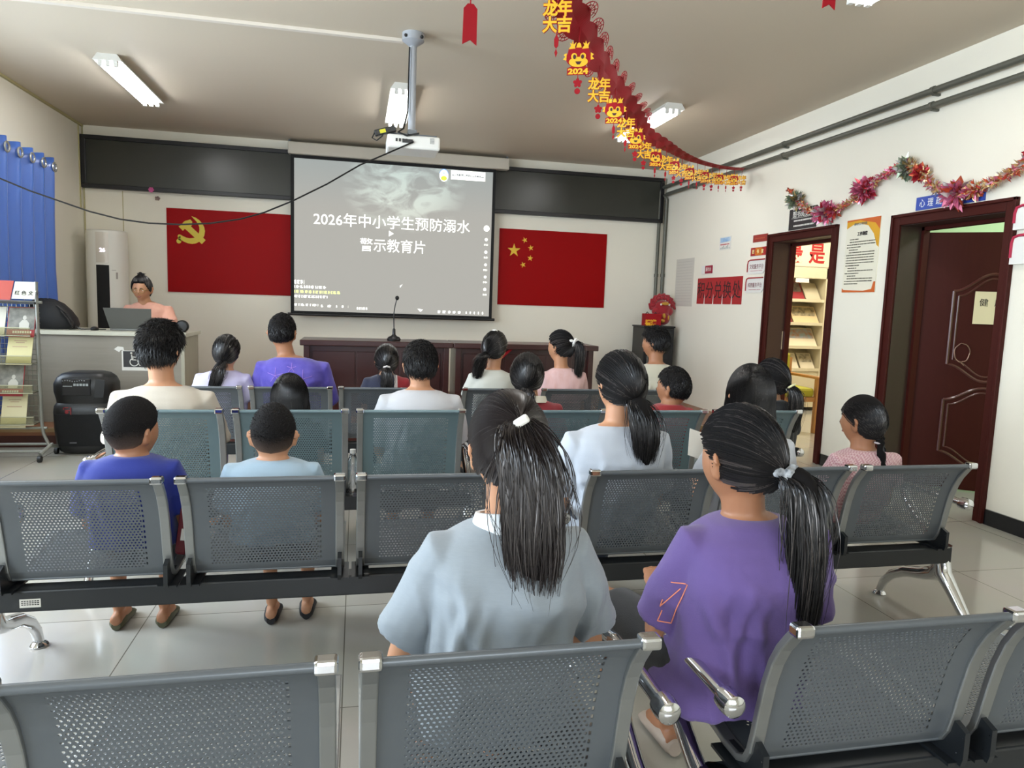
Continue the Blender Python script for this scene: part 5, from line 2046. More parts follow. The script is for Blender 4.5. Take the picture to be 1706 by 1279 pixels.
def folds(amp, seed, cx=0.0, top=1.0, half=0.2, hy=1):
    """soft ridges running from the armpits down across the back, plus small creases"""
    def crease(co):
        u, v = (co[:, 0] - cx) / half, (co[:, 2] - top) * 0.2 / half
        tot = np.zeros(len(co))
        for j, (a0, b0, a1, b1, k_) in enumerate(RIDGES):
            w_ = 0.05 * math.sin(seed * 3 + j * 2.1)
            ax, bz, ex_, ez = a0 + w_, b0, a1 - a0 - w_, b1 - b0
            L2 = (ex_ * half) ** 2 + (ez * half / 0.2) ** 2
            px, pz = (u - ax) * half, (v - bz) * half / 0.2
            t_ = np.clip((px * ex_ * half + pz * ez * half / 0.2) / L2, 0, 1)
            bow = 0.014 * np.sin(PI * t_) * (1 if j % 2 else -1)
            d_ = np.hypot(px - t_ * ex_ * half + bow, pz - t_ * ez * half / 0.2)
            tap = np.sin(PI * np.clip(t_ * 0.9 + 0.08, 0, 1))
            tot += k_ * tap * (np.exp(-(d_ / 0.011) ** 2) - 0.45 * np.exp(-((d_ - 0.022) / 0.012) ** 2))
        return tot * amp * 1.5

    def f(co):
        out = np.empty(len(co))
        for i, p in enumerate(co):
            dx = abs(p[0] - cx)
            q = Vector(((p[0] - cx) * 9 + seed * 3.7, p[1] * 3, (p[2] - 0.9 * dx) * 4.2))
            n1 = noise.noise(q + Vector((0, 0, 0.35 * noise.noise(q * 0.7))))
            q2 = Vector(((p[0] - cx) * 5 + (p[2]) * 7 + seed, p[1] * 4, p[2] * 6 - (p[0] - cx) * 5))
            n2 = noise.noise(q2)
            n3 = noise.noise(q * 2.6)
            fade_ = min(1.0, max(0.0, (top - 0.03 - p[2]) / 0.10))
            out[i] = fade_ * amp * (1.9 * max(0.0, 1 - 3.2 * abs(n1)) + 1.4 * max(0.0, 1 - 3.5 * abs(n2)) + 0.35 * n3) - fade_ * amp * 0.6
        return out + crease(co)
    return f


def cloth_mat(name, col, **k):
    return mat(name, col, k.pop('rough', 0.85), sheen=0.15, bump=0.12, bscale=350, **k)


def lerp(a, c, t_):
    return Vector(a).lerp(Vector(c), t_)


def person(label, x, z_top, y, sh, shz, hs=0.95, yaw=0.0, pitch=0.0, roll=0.0, hipx=None, hipy=None, seat_z=0.43, shx=None, lean=0.0, shirt=None, sleeve=0.55, hair=None, hair_over=0.02, skin=None,
           pants='1d2028', long_pants=True, vox=0.009, collar=None, knees=None, feet=None, arms='lap', shoes='20211f', face=1, heady=None, fold=0.004, hairm=None, neckr=0.05, thick=1.0, spread=0.0, wide=1.0):
    skin = skin or M_SKIN
    hairm = hairm or M_HAIR
    shx = x if shx is None else shx
    hipx = shx if hipx is None else hipx
    yr = max([q for q in (1.10, 2.31, 3.33, 4.64) if q < y] or [1.10])
    if hipy is None:
        hipy = y + 0.02 if face < 0 else max(y + 0.02, yr + 0.15 + 0.6 * sh * thick)
    hy = face                                              # +1 faces the screen, -1 faces the room
    rnd_ = random.Random(hash(label) % 1000 if False else sum(map(ord, label)))
    root = thing('person', label, 'person', (hipx, hipy, 0), 0, 'audience' if face > 0 else None)
    S = Vector((shx, y, shz))
    Hp = Vector((hipx, hipy, seat_z + 0.07))
    k = max(0.62, min(1.05, (shz - seat_z) / 0.42))         # limb scale from the sitting height
    ht = 0.110 * hs
    heady = y + 0.025 * hy if heady is None else heady
    Hc = Vector((x, heady, z_top - hair_over - ht))
    HM = Matrix.Translation(Hc) @ Matrix.Rotation(math.radians(yaw), 4, 'Z') @ Matrix.Rotation(math.radians(pitch), 4, 'X') @ Matrix.Rotation(math.radians(roll), 4, 'Y')
    up_ = S - Hp

    def torso(b, dw, dd, rows, nseg=28):
        rings = []
        for f, w_, d_ in rows:
            c = Hp + up_ * f
            c = Vector((c.x, c.y - hy * (0.028 * k * math.sin(PI * min(max(f, 0), 1))), c.z))
            if f > 1.0:
                tt = (f - 1.0) / 0.16
                nk = Vector((x, heady - 0.018 * hy, Hc.z - 0.75 * ht))
                c = c.lerp(Vector((nk.x, nk.y, c.z)), min(1, tt) * 0.6)
            a_, q = sh * w_ + dw, sh * d_ * thick + dd
            rings.append([(c.x + a_ * abs(math.cos(t_)) ** 0.85 * (1 if math.cos(t_) > 0 else -1), c.y + q * abs(math.sin(t_)) ** 0.85 * (1 if math.sin(t_) > 0 else -1), c.z) for t_ in [2 * PI * i / nseg for i in range(nseg)]])
        b.loft(rings)

    ROWS = [(-0.16, 0.70, 0.50), (0.0, 0.80, 0.60), (0.2, 0.76, 0.57), (0.45, 0.76, 0.53), (0.7, 0.84, 0.55), (0.86, 0.86, 0.50), (0.95, 0.80, 0.44), (1.0, 0.68, 0.38), (1.05, 0.50, 0.32), (1.10, 0.36, 0.27)]
    b = B()
    torso(b, -0.012, -0.012, ROWS)
    nb = S + Vector((0, 0, -0.02))
    b.tube([Vector((shx + (x - shx) * 0.2, y, shz - 0.03)), Vector((shx + (x - shx) * 0.6, y + (heady - y) * 0.5, shz + 0.03)), Vector((x, heady - 0.016 * hy, Hc.z - 0.35 * ht))], [neckr * hs * 1.15, neckr * hs * 1.0, neckr * hs * 0.98], 16)
    nu, nv = 44, 36
    V = apply_M(HM, head_surf(dirs_grid(nu, nv), hs, wide))
    b.add([tuple(v) for v in V], grid_faces(nu, nv))
    for s in (-1, 1):                                       # ears
        b.M = HM @ Matrix.Translation((s * 0.075 * hs * wide, -0.008 * hs, -0.012 * hs)) @ Matrix.Rotation(s * 0.5, 4, 'Z')
        b.ball((0, 0, 0), (0.009 * hs, 0.019 * hs, 0.032 * hs), 12, 10)
        b.tube([(s * 0.006 * hs, -0.005 * hs + 0.017 * hs * math.cos(a), 0.004 * hs + 0.027 * hs * math.sin(a)) for a in [-1.2 + 0.35 * i for i in range(13)]], 0.0055 * hs, 8)
        b.M = None
    # arms
    elbows, wrists, shoulders = {}, {}, {}
    kz = seat_z + 0.10 * k
    for s in (-1, 1):
        sj = S + Vector((s * (sh - 0.052 * k), -0.01 * hy, -0.045 * k))
        el = sj + Vector((s * (0.035 + spread) * k, (0.07 + lean) * k * hy, -0.255 * k))
        wr_ = el + Vector((-s * 0.075 * k, 0.20 * k * hy, -0.02 * k))
        if arms == 'desk':
            el = sj + Vector((s * 0.06 * k, 0.12 * k * hy, -0.22 * k))
            wr_ = el + Vector((-s * 0.1 * k, 0.2 * k * hy, 0.03 * k))
        wr_.z = max(wr_.z, kz + 0.06 * k)
        shoulders[s], elbows[s], wrists[s] = sj, el, wr_
        b.tube([sj + Vector((-s * 0.03, 0, 0.005)), sj, lerp(sj, el, 0.45), el], [0.045 * k, 0.05 * k, 0.044 * k, 0.037 * k], 14)
        b.ball(el, 0.037 * k)
        b.tube([el, lerp(el, wr_, 0.35), wr_], [0.037 * k, 0.038 * k, 0.025 * k], 12)
        fd = (wr_ - el).normalized()
        sd = Vector((0, 0, 1)).cross(fd).normalized() * (1 if hy > 0 else 1)
        pm = wr_ + fd * 0.045 * k
        b.tube([wr_, pm, wr_ + fd * 0.082 * k], [0.026 * k, 0.035 * k, 0.032 * k], 12, flat=0.5)
        for q in range(4):
            base = wr_ + fd * 0.075 * k + sd * (q - 1.5) * 0.017 * k
            L_ = (0.062, 0.07, 0.066, 0.052)[q] * k
            b.tube([base, base + fd * L_ * 0.5 + Vector((0, 0, -0.004)), base + fd * L_ * 0.85 + Vector((0, 0, -0.018 * k)), base + fd * L_ + Vector((0, 0, -0.034 * k))], [0.0095 * k, 0.009 * k, 0.0085 * k, 0.006 * k], 8)
        th_ = wr_ + fd * 0.03 * k - sd * s * -0.028 * k
        ts = sd if (sd.x * s) < 0 else -sd
        th_ = wr_ + fd * 0.028 * k + ts * 0.026 * k
        b.tube([th_, th_ + fd * 0.028 * k + ts * 0.018 * k, th_ + fd * 0.055 * k + ts * 0.02 * k - Vector((0, 0, 0.01 * k))], [0.012 * k, 0.010 * k, 0.007 * k], 8)
    # legs
    kn, an = {}, {}
    for s in (-1, 1):
        hj = Hp + Vector((s * 0.085 * k, 0.02 * hy, 0.0))
        kp = knees[s] if knees else Hp + Vector((s * (0.095 + 0.01) * k, 0.40 * k * hy, 0.015))
        ap = feet[s] if feet else Vector((kp[0], kp[1] + 0.02 * hy, 0.075))
        kp, ap = Vector(kp), Vector(ap)
        kn[s], an[s] = kp, ap
        b.tube([hj, lerp(hj, kp, 0.5), kp], [0.082 * k, 0.072 * k, 0.054 * k], 14)
        b.ball(kp, 0.054 * k)
        b.tube([kp, lerp(kp, ap, 0.3), lerp(kp, ap, 0.7), ap], [0.052 * k, 0.052 * k, 0.038 * k, 0.032 * k], 12)
        fl = 0.20 * max(k, 0.75)
        b.tube([ap + Vector((0, -0.05 * hy, -0.03)), ap + Vector((0, 0.02 * hy, -0.035)), ap + Vector((0, fl * 0.5 * hy, -0.045)), ap + Vector((0, fl * 0.72 * hy, -0.05))], [0.03 * k, 0.036 * k, 0.036 * k, 0.02 * k], 12)
    body, _ = solid(b, 'body', skin, root, vox, 2)
    # eyes and lips
    eb = B()
    for s in (-1, 1):
        d_ = np.array([[0.36 * s, 0.92, 0.05]])
        d_ /= np.linalg.norm(d_)
        p = head_surf(d_, hs, wide)[0]
        eb.M = HM
        eb.cm = 0
        eb.ball((p[0], p[1] - 0.009 * hs, p[2]), 0.0125 * hs, 12, 10)
        eb.cm = 1
        eb.ball((p[0], p[1] - 0.0025 * hs, p[2]), (0.0058 * hs, 0.0065 * hs, 0.0058 * hs), 10, 8)
    eb.build('eyes', [M_EYE, M_IRIS], root)
    mb = B()
    mb.M = HM
    d_ = np.array([[q, 0.9, -0.47] for q in (-0.24, -0.12, 0, 0.12, 0.24)])
    d_ /= np.linalg.norm(d_, axis=1)[:, None]
    p = head_surf(d_, hs, wide)
    mb.tube([(a[0], a[1] - 0.001, a[2]) for a in p], [0.002 * hs, 0.0055 * hs, 0.006 * hs, 0.0055 * hs, 0.002 * hs], 8)
    mb.build('lips', M_LIP, root)
    for s in (-1, 1):
        d_ = np.array([[s * q, 0.9, 0.235 + z_] for q, z_ in ((0.16, -0.01), (0.3, 0.02), (0.5, -0.02))])
        d_ /= np.linalg.norm(d_, axis=1)[:, None]
        p = head_surf(d_, hs, wide)
        mb = B()
        mb.M = HM
        mb.tube([(a[0], a[1] - 0.0005, a[2]) for a in p], [0.002 * hs, 0.003 * hs, 0.001 * hs], 6)
        mb.build('eyebrow', hairm, root)
    # shirt
    shirt_o = bvh = None
    if shirt:
        b = B()
        rows_s = [r for r in ROWS if r[0] <= 1.05] + [(1.085, (neckr * hs * 1.22 - 0.010) / sh, (neckr * hs * 1.2 - 0.012) / sh / thick)]
        rows_s[0] = (-0.17, 0.84, 0.62)
        torso(b, 0.010, 0.012, rows_s)
        for s in (-1, 1):
            sj, el, wr_ = shoulders[s], elbows[s], wrists[s]
            if sleeve <= 1.0:
                e = lerp(sj, el, sleeve)
                out = Vector((s * 0.012, 0, 0))
                b.tube([sj + Vector((-s * 0.05, 0, 0.0)), sj + Vector((0, 0, 0.004)), lerp(sj, el, 0.3) + out * 0.5, e + out], [0.056 * k, 0.063 * k, 0.066 * k, 0.070 * k], 18)
            else:
                e = lerp(el, wr_, sleeve - 1)
                b.tube([sj + Vector((-s * 0.05, 0, 0.0)), sj + Vector((0, 0, 0.004)), lerp(sj, el, 0.5), el, e], [0.056 * k, 0.062 * k, 0.058 * k, 0.054 * k, 0.044 * k], 16)
        shirt_o, bvh = solid(b, 'shirt', shirt, root, vox, 4, folds(fold, rnd_.uniform(0, 9), shx, shz, sh, hy))
        cb = B()
        if collar:
            cm_, cr_, chh = collar
            rings = []
            for dz, ex_ in ((-0.012, 0.016), (chh * 0.5, 0.010), (chh, 0.006), (chh, -0.002), (0.0, 0.0)):
                cc = Vector((shx + (x - shx) * 0.45, y + (heady - y) * 0.3 - 0.004 * hy, shz + 0.018 + dz))
                rr = neckr * hs * 1.12 * cr_
                rings.append([(cc.x + (rr + ex_) * math.cos(t_) * 1.05, cc.y + (rr + ex_) * math.sin(t_), cc.z - 0.012 * math.sin(t_) * hy) for t_ in [2 * PI * i / 30 for i in range(30)]])
            cb.loft(rings, caps=False)
            cb.build('collar', cm_, root)
    # trousers or shorts
    b = B()
    pm_ = cloth_mat('cloth_' + pants, pants)
    torso(b, 0.004, 0.004, [(-0.16, 0.72, 0.52), (0.0, 0.81, 0.61), (0.15, 0.78, 0.58)])
    for s in (-1, 1):
        hj = Hp + Vector((s * 0.085 * k, 0.02 * hy, 0.0))
        kp, ap = kn[s], an[s]
        if long_pants:
            b.tube([hj, lerp(hj, kp, 0.5), kp], [0.09 * k, 0.082 * k, 0.066 * k], 14)
            b.ball(kp, 0.066 * k)
            b.tube([kp, lerp(kp, ap, 0.4), lerp(kp, ap, 0.92)], [0.064 * k, 0.06 * k, 0.052 * k], 14)
        else:
            b.tube([hj, lerp(hj, kp, 0.5), lerp(hj, kp, 0.86)], [0.09 * k, 0.084 * k, 0.078 * k], 14)
    solid(b, 'trousers' if long_pants else 'shorts', pm_, root, max(vox, 0.010), 3)
    for s in (-1, 1):
        b = B()
        ap = an[s]
        kk = max(k, 0.75)
        rings = []
        for f, w_, h0, h1 in ((-0.06, 0.022, 0.0, 0.05), (-0.045, 0.036, 0.0, 0.066), (0.0, 0.042, 0.0, 0.07), (0.06, 0.044, 0.0, 0.055), (0.11, 0.048, 0.0, 0.045), (0.15, 0.042, 0.0, 0.036), (0.175, 0.02, 0.003, 0.02)):
            rings.append([(ap.x + w_ * kk * math.cos(t_), ap.y + f * kk * hy, 0.002 + ap.z - 0.075 + (h0 + h1) / 2 * kk + (h1 - h0) / 2 * kk * math.sin(t_)) for t_ in [2 * PI * i / 16 for i in range(16)]])
        b.loft(rings)
        b.build('shoe', mat('shoe_' + shoes, shoes, 0.5), root)
    if hair:
        hair(root, HM, hs, hairm, rnd_, hy)
    return dict(root=root, HM=HM, bvh=bvh, S=S, sh=shoulders, el=elbows, k=k, Hc=Hc, hs=hs)


# ---- hair styles: each returns a function(root, HM, hs, material, rnd, hy)
def cap_mesh(b, HM, hs, T_, nape=-0.62, side=0.0, front=0.56, top=0.0, back=0.0, nu=64, nv=48, lump=0.0, seed=0.0, wide=1.0, thin=False):
    U = dirs_grid(nu, nv)
    m_ = hairline(U, nape, side, front)
    P = head_surf(U, hs, wide)
    # follow the skull, not the face
    t_ = m_ * (T_ + top * np.clip(U[:, 2], 0, 1) + back * np.clip(-U[:, 1], 0, 1)) - 0.006 * (1 - m_)
    if thin:
        t_ = m_ * (0.0012 + (T_ + top * np.clip(U[:, 2], 0, 1)) * sstep(-0.5, 0.35, U[:, 2])) - 0.006 * (1 - m_)
    if lump:
        t_ = t_ + m_ * lump * np.array([noise.noise(Vector((u[0] * 4 + seed, u[1] * 4, u[2] * 4))) for u in U])
    b.add([tuple(v) for v in apply_M(HM, P + U * t_[:, None])], grid_faces(nu, nv))
    return U, m_


def scalp_dirs(rs, n, nape=-0.62, side=0.0, front=0.56):
    out = []
    while len(out) < n:
        U = rs.normal(size=(n * 3, 3))
        U /= np.linalg.norm(U, axis=1)[:, None]
        out.extend(U[hairline(U, nape, side, front) > 0.35])
    return np.array(out[:n])


def crop(T_=0.007, fade=True, top=0.006):
    def f(root, HM, hs, m, rnd, hy):
        b = B()
        U, mk = cap_mesh(b, HM, hs, T_, nape=-0.60, side=-0.02, front=0.58, top=top, thin=fade)
        o = b.build('hair', M_FADE if fade else m, root)
        if fade:
            at = o.data.color_attributes.new('fade', 'FLOAT_COLOR', 'POINT')
            hgt = U[:, 2] + 0.15 * (1 - np.abs(U[:, 0]))
            w = sstep(-0.45, 0.25, hgt)
            w0_ = sstep(-0.62, -0.25, hgt)[:, None]
            c0, c1 = np.array((0.085, 0.058, 0.044)), np.array((0.010, 0.009, 0.009))
            col = np.array((0.36, 0.19, 0.115)) * (1 - w0_) + w0_ * (c0 * (1 - w)[:, None] + c1 * w[:, None])
            at.data.foreach_set('color', np.concatenate([col, np.ones((len(col), 1))], 1).astype(np.float32).ravel())
        rs = np.random.RandomState(rnd.randrange(9999))
        R = scalp_dirs(rs, 700, -0.1, 0.15, 0.56)
        P0 = head_surf(R, hs)
        t0 = T_ + top * np.clip(R[:, 2], 0, 1)
        d_ = R + rs.normal(size=R.shape) * 0.35 + np.array([0, 0.3, 0.1])
        d_ /= np.linalg.norm(d_, axis=1)[:, None]
        P = np.stack([P0 + R * (t0[:, None] * 0.7) + d_ * L_ for L_ in (0, 0.004, 0.009)], 1)
        b = B()
        strands(b, apply_M(HM, P.reshape(-1, 3)).reshape(P.shape), 0.0008)
        b.build('hair_stubble', [M_CORE, m, M_LOCK], root)
    return f


def short(T_=0.016, top=0.012, L_=0.035, n=900, spike=0.4, nape=-0.62, comb=(0.1, -0.2, -0.9), front=0.5, back=0.0, r=0.0014):
    def f(root, HM, hs, m, rnd, hy):
        b = B()
        cap_mesh(b, HM, hs, T_, nape=nape, side=0.0, front=front, top=top, back=back, lump=0.006, seed=rnd.uniform(0, 9))
        rs = np.random.RandomState(rnd.randrange(9999))
        R = scalp_dirs(rs, n, nape, 0.0, front)
        P0 = head_surf(R, hs)
        t0 = (T_ + top * np.clip(R[:, 2], 0, 1) + back * np.clip(-R[:, 1], 0, 1)) * hairline(R, nape, 0, front)
        cv = np.array(comb) + rs.normal(size=R.shape) * 0.45
        tan = cv - (cv * R).sum(1)[:, None] * R
        tan /= np.linalg.norm(tan, axis=1)[:, None] + 1e-6
        sp = spike * np.clip(R[:, 2] + 0.4, 0.0, 1.2)[:, None] * (0.6 + 0.8 * rs.rand(len(R), 1))
        ln = L_ * (0.6 + 0.6 * rs.rand(len(R), 1))
        pts = []
        for q in (0, 0.35, 0.7, 1.0):
            pts.append(P0 + R * (t0[:, None] * 0.9) + (R * sp * (1 - 0.35 * q) + tan * (0.5 + 0.5 * q)) * ln * q)
        P = np.stack(pts, 1)
        strands(b, apply_M(HM, P.reshape(-1, 3)).reshape(P.shape), r)
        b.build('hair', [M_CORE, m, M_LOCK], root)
    return f


def tail_strands(b, rs, path, spread0, spread1, n, r, K_=14, flat=(1, 0.6), wav=0.006, lmin=0.75):
    pts = spline(path, 8)
    L_ = len(pts)
    A = np.array([p[:] for p in pts])
    P = np.zeros((n, K_, 3))
    off = rs.normal(size=(n, 2))
    off /= np.maximum(1, np.linalg.norm(off, axis=1))[:, None]
    ph = rs.rand(n, 3) * 6.28
    end = lmin + (1 - lmin) * rs.rand(n)
    for j in range(K_):
        q = j / (K_ - 1)
        ii = np.clip(q * end * (L_ - 1), 0, L_ - 1)
        i0 = np.floor(ii).astype(int)
        i1 = np.minimum(i0 + 1, L_ - 1)
        fr_ = (ii - i0)[:, None]
        c = A[i0] * (1 - fr_) + A[i1] * fr_
        w = (spread0 + (spread1 - spread0) * np.clip(q * 1.3, 0, 1) ** 0.7) * (1 - 0.42 * np.clip((q - 0.55) / 0.45, 0, 1) ** 1.5)
        P[:, j, 0] = c[:, 0] + off[:, 0] * w * flat[0] + wav * q * np.sin(ph[:, 0] + 5 * q)
        P[:, j, 1] = c[:, 1] + off[:, 1] * w * flat[1] + wav * q * np.sin(ph[:, 1] + 4 * q)
        P[:, j, 2] = c[:, 2] + off[:, 1] * w * 0.12 + wav * 0.3 * np.sin(ph[:, 2])
    h_ = int(n * 0.82)
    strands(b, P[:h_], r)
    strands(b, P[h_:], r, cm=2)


def tied(tie=(0, -0.9, 0.05), path=((0, 0, 0), (0, -0.02, -0.05), (0, -0.03, -0.18)), w0=0.014, w1=0.035, T_=0.008, n=700, nt=500, r=0.0011, tie_m=None, tie_kind='band', loose=12, front=0.56, nape=-0.62, flat=(1, 0.6), core=0.7, wav=0.006, half=None, top=0.004, lmin=0.75, side=0.0):
    """hair combed back to a tie; path = offsets of the tail from the tie, in world axes"""
    def f(root, HM, hs, m, rnd, hy):
        rs = np.random.RandomState(rnd.randrange(9999))
        b = B()
        cap_mesh(b, HM, hs, T_, nape=nape, side=side, front=front, top=top)
        td = np.array(tie, float)
        td /= np.linalg.norm(td)
        R = scalp_dirs(rs, n, nape, side, front)
        pts = []
        lift = rs.rand(len(R), 1)
        for q in np.linspace(0, 1, 9):
            D = slerp_rows(R, np.repeat(td[None], len(R), 0), 0.96 * q)
            D /= np.linalg.norm(D, axis=1)[:, None]
            pts.append(head_surf(D, hs) + D * (T_ + top * np.clip(D[:, 2:3], 0, 1) + 0.0018 + (0.0045 * lift + 0.002) * (q * (1 - q) * 4) + 0.006 * q ** 3))
        P = np.stack(pts, 1)
        P = apply_M(HM, P.reshape(-1, 3)).reshape(P.shape)
        h_ = int(n * 0.55)
        strands(b, P[:h_], r)
        strands(b, P[h_:int(n * 0.85)], r * 1.9)
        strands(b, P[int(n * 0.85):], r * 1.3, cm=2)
        tp = Vector(apply_M(HM, head_surf(td[None], hs) + td[None] * (T_ + 0.008))[0])
        wp = [tp + Vector(p) for p in path]
        sp = spline(wp, 6)
        rr = []
        nn = len(sp)
        for i in range(nn):
            q = i / (nn - 1)
            rr.append(core * (w0 + (w1 - w0) * min(1, q * 1.4) ** 0.7) * (1 - 0.75 * max(0, q - 0.6) / 0.4) + 0.002)
        b.tube(sp, rr, 14, flat=flat[1] / flat[0], upv=(0, 1, 0))
        tail_strands(b, rs, wp, w0, w1, nt, r * 1.15, flat=flat, wav=wav, lmin=lmin)
        if loose:
            tail_strands(b, rs, wp, w0 * 1.3, w1 * 1.5, loose * 3, r * 0.7, flat=flat, wav=wav * 2.2, lmin=0.6)
        b.build('hair', [M_CORE, m, M_LOCK], root)
        if tie_m is not None:
            tb = B()
            d0 = (wp[1] - wp[0]).normalized()
            s_ = d0.orthogonal().normalized()
            n_ = d0.cross(s_)
            if tie_kind == 'clip':
                tb.M = Matrix.Translation(tp + Vector((0, -0.012 * hy, 0.006))) @ Matrix.Rotation(math.radians(-32), 4, 'Y')
                tb.box(-0.016, 0.016, -0.008, 0.006, -0.009, 0.009)
                tb.build('hair_clip', tie_m, root, smooth=False, bev=0.005)
            else:
                rr_ = w0 * 1.12 + 0.002
                loop = [tp + d0 * 0.012 + (s_ * math.cos(a) + n_ * math.sin(a)) * rr_ * (1 + 0.12 * math.sin(7 * a)) for a in [2 * PI * i / 24 for i in range(25)]]
                tb.tube(loop, 0.006 if tie_kind == 'band' else 0.010, 8)
                if tie_kind == 'bow':
                    for sx in (-1, 1):
                        tb.ball(tp + Vector((sx * 0.022, -0.016 * hy, 0.008)), (0.018, 0.008, 0.011))
                        tb.tube([tp + Vector((0, -0.016, 0)), tp + Vector((sx * 0.012, -0.02, -0.03))], [0.006, 0.004], 6)
                tb.build('hair_tie', tie_m, root)
    return f


def loose_hair(length=0.3, T_=0.014, n=900, r=0.0012, width=1.0, front=0.5):
    """long straight hair falling over the back"""
    def f(root, HM, hs, m, rnd, hy):
        rs = np.random.RandomState(rnd.randrange(9999))
        b = B()
        U, mk = cap_mesh(b, HM, hs, T_, nape=-0.75, side=-0.15, front=front, top=0.004)
        R = scalp_dirs(rs, n, -0.5, -0.1, front)
        crown = np.array([0, -0.25, 0.97])
        crown /= np.linalg.norm(crown)
        # each lock starts near the parting and runs down the head, then hangs straight
        az = np.arctan2(R[:, 0], -R[:, 1])
        az = np.clip(az, -1.75, 1.75)
        pts = []
        e1 = -0.05
        st = 0.95 - 0.5 * rs.rand(len(R))
        for q in np.linspace(0, 1, 6):
            uz = st * (1 - q) + e1 * q
            h = np.sqrt(np.maximum(0, 1 - uz ** 2))
            D = np.stack([np.sin(az) * h, -np.cos(az) * h, uz], 1)
            pts.append(head_surf(D, hs) + D * (T_ + 0.003))
        P1 = apply_M(HM, np.stack(pts, 1).reshape(-1, 3)).reshape(len(R), 6, 3)
        last = P1[:, -1]
        cx_ = np.array(HM.translation)
        P2 = []
        ln = length * (0.8 + 0.25 * rs.rand(len(R)))
        for q in np.linspace(0.12, 1, 8):
            p = last.copy()
            p[:, 0] = cx_[0] + (last[:, 0] - cx_[0]) * (1 + 0.12 * q * width) + 0.004 * np.sin(q * 6 + az * 9)
            p[:, 1] = last[:, 1] - 0.01 * q * hy
            p[:, 2] = last[:, 2] - ln * q
            P2.append(p)
        P = np.concatenate([P1, np.stack(P2, 1)], 1)
        strands(b, P[:int(n * 0.85)], r * 1.5)
        strands(b, P[int(n * 0.85):], r * 1.3, cm=2)
        # inner mass so the curtain of hair is closed
        rings = []
        for q in np.linspace(0, 0.93, 7):
            z = cx_[2] - 0.02 - length * q
            w_ = (0.074 + 0.012 * q * width) * hs
            rings.append([(cx_[0] + w_ * math.sin(a), cx_[1] - (0.078 * hs * math.cos(a) + 0.01 * q) * hy, z) for a in [-1.5 + 3.0 * i / 16 for i in range(17)]] + [(cx_[0] + w_ * 0.85 * math.sin(a), cx_[1] - (0.06 * hs * math.cos(a) + 0.01 * q) * hy, z) for a in [1.5 - 3.0 * i / 16 for i in range(17)]])
        b.loft(rings)
        b.build('hair', [M_CORE, m, M_LOCK], root)
    return f


def plaits(T_=0.008, ties=((-0.55, -0.75, -0.38), (0.55, -0.75, -0.38)), drop=0.17, tie_m=None, r=0.0011, fringe=True):
    def f(root, HM, hs, m, rnd, hy):
        rs = np.random.RandomState(rnd.randrange(9999))
        b = B()
        cap_mesh(b, HM, hs, T_, nape=-0.62, side=-0.02, front=0.40, top=0.006)
        R = scalp_dirs(rs, 1800, -0.62, 0.0, 0.42)
        tds = np.array(ties, float)
        tds /= np.linalg.norm(tds, axis=1)[:, None]
        T2 = tds[(R[:, 0] > 0).astype(int)]
        pts = []
        for q in np.linspace(0, 1, 8):
            D = slerp_rows(R, T2, 0.95 * q)
            D /= np.linalg.norm(D, axis=1)[:, None]
            pts.append(head_surf(D, hs) + D * (T_ + 0.003 + 0.006 * q ** 3))
        P = np.stack(pts, 1)
        P = apply_M(HM, P.reshape(-1, 3)).reshape(P.shape)
        strands(b, P[:1300], r * 1.5)
        strands(b, P[1300:], r * 1.3, cm=2)
        tps = []
        for d_ in tds:
            tp = Vector(apply_M(HM, head_surf(d_[None], hs) + d_[None] * (T_ + 0.010))[0])
            tps.append(tp)
            n_ = 14
            pth = [tp + Vector((0.004 * math.sin(i * 1.6), -0.035 * min(1, 2.0 * i / n_), -drop * i / n_)) for i in range(n_ + 1)]
            b.tube(pth, [0.014 + 0.0045 * math.sin(i * 1.9) - 0.008 * max(0, i / n_ - 0.7) / 0.3 for i in range(n_ + 1)], 12)
            tail_strands(b, rs, [pth[0], pth[5], pth[10], pth[14]], 0.010, 0.014, 70, r, wav=0.003)
        b.build('hair', [M_CORE, m, M_LOCK], root)
        if tie_m:
            for tp in tps:
                tb = B()
                tb.tube([tp + Vector((0.016 * math.cos(a), 0.014 * math.sin(a) - 0.001, -0.014)) for a in [2 * PI * i / 16 for i in range(17)]], 0.004, 8)
                tb.build('hair_tie', tie_m, root)
    return f


def bun(T_=0.010):
    def f(root, HM, hs, m, rnd, hy):
        tied(tie=(0.15, -0.35, 0.93), path=((0, 0, 0), (0, 0.01, 0.02), (0.01, 0.03, 0.005)), w0=0.02, w1=0.026, T_=T_, n=1300, nt=60, front=0.60, loose=6, side=-0.36, r=0.0015)(root, HM, hs, m, rnd, hy)
        b = B()
        rs = np.random.RandomState(3)
        tp = Vector(apply_M(HM, head_surf(np.array([[0.12, -0.3, 0.95]]), hs))[0]) + Vector((0, 0, 0.012))
        b.ball(tp, (0.034, 0.03, 0.02))
        P = []
        for k in range(50):
            a = rs.rand() * 6.28
            P.append([[tp.x + (0.03 + 0.006 * q) * math.cos(a + 1.2 * q), tp.y + (0.027 + 0.005 * q) * math.sin(a + 1.2 * q), tp.z + 0.012 * math.sin(q * 2 + a) + 0.004 * q] for q in np.linspace(0, 1.3, 6)])
        strands(b, np.array(P), 0.0014)
        b.build('hair_bun', [M_CORE, m, M_LOCK], root)
    return f


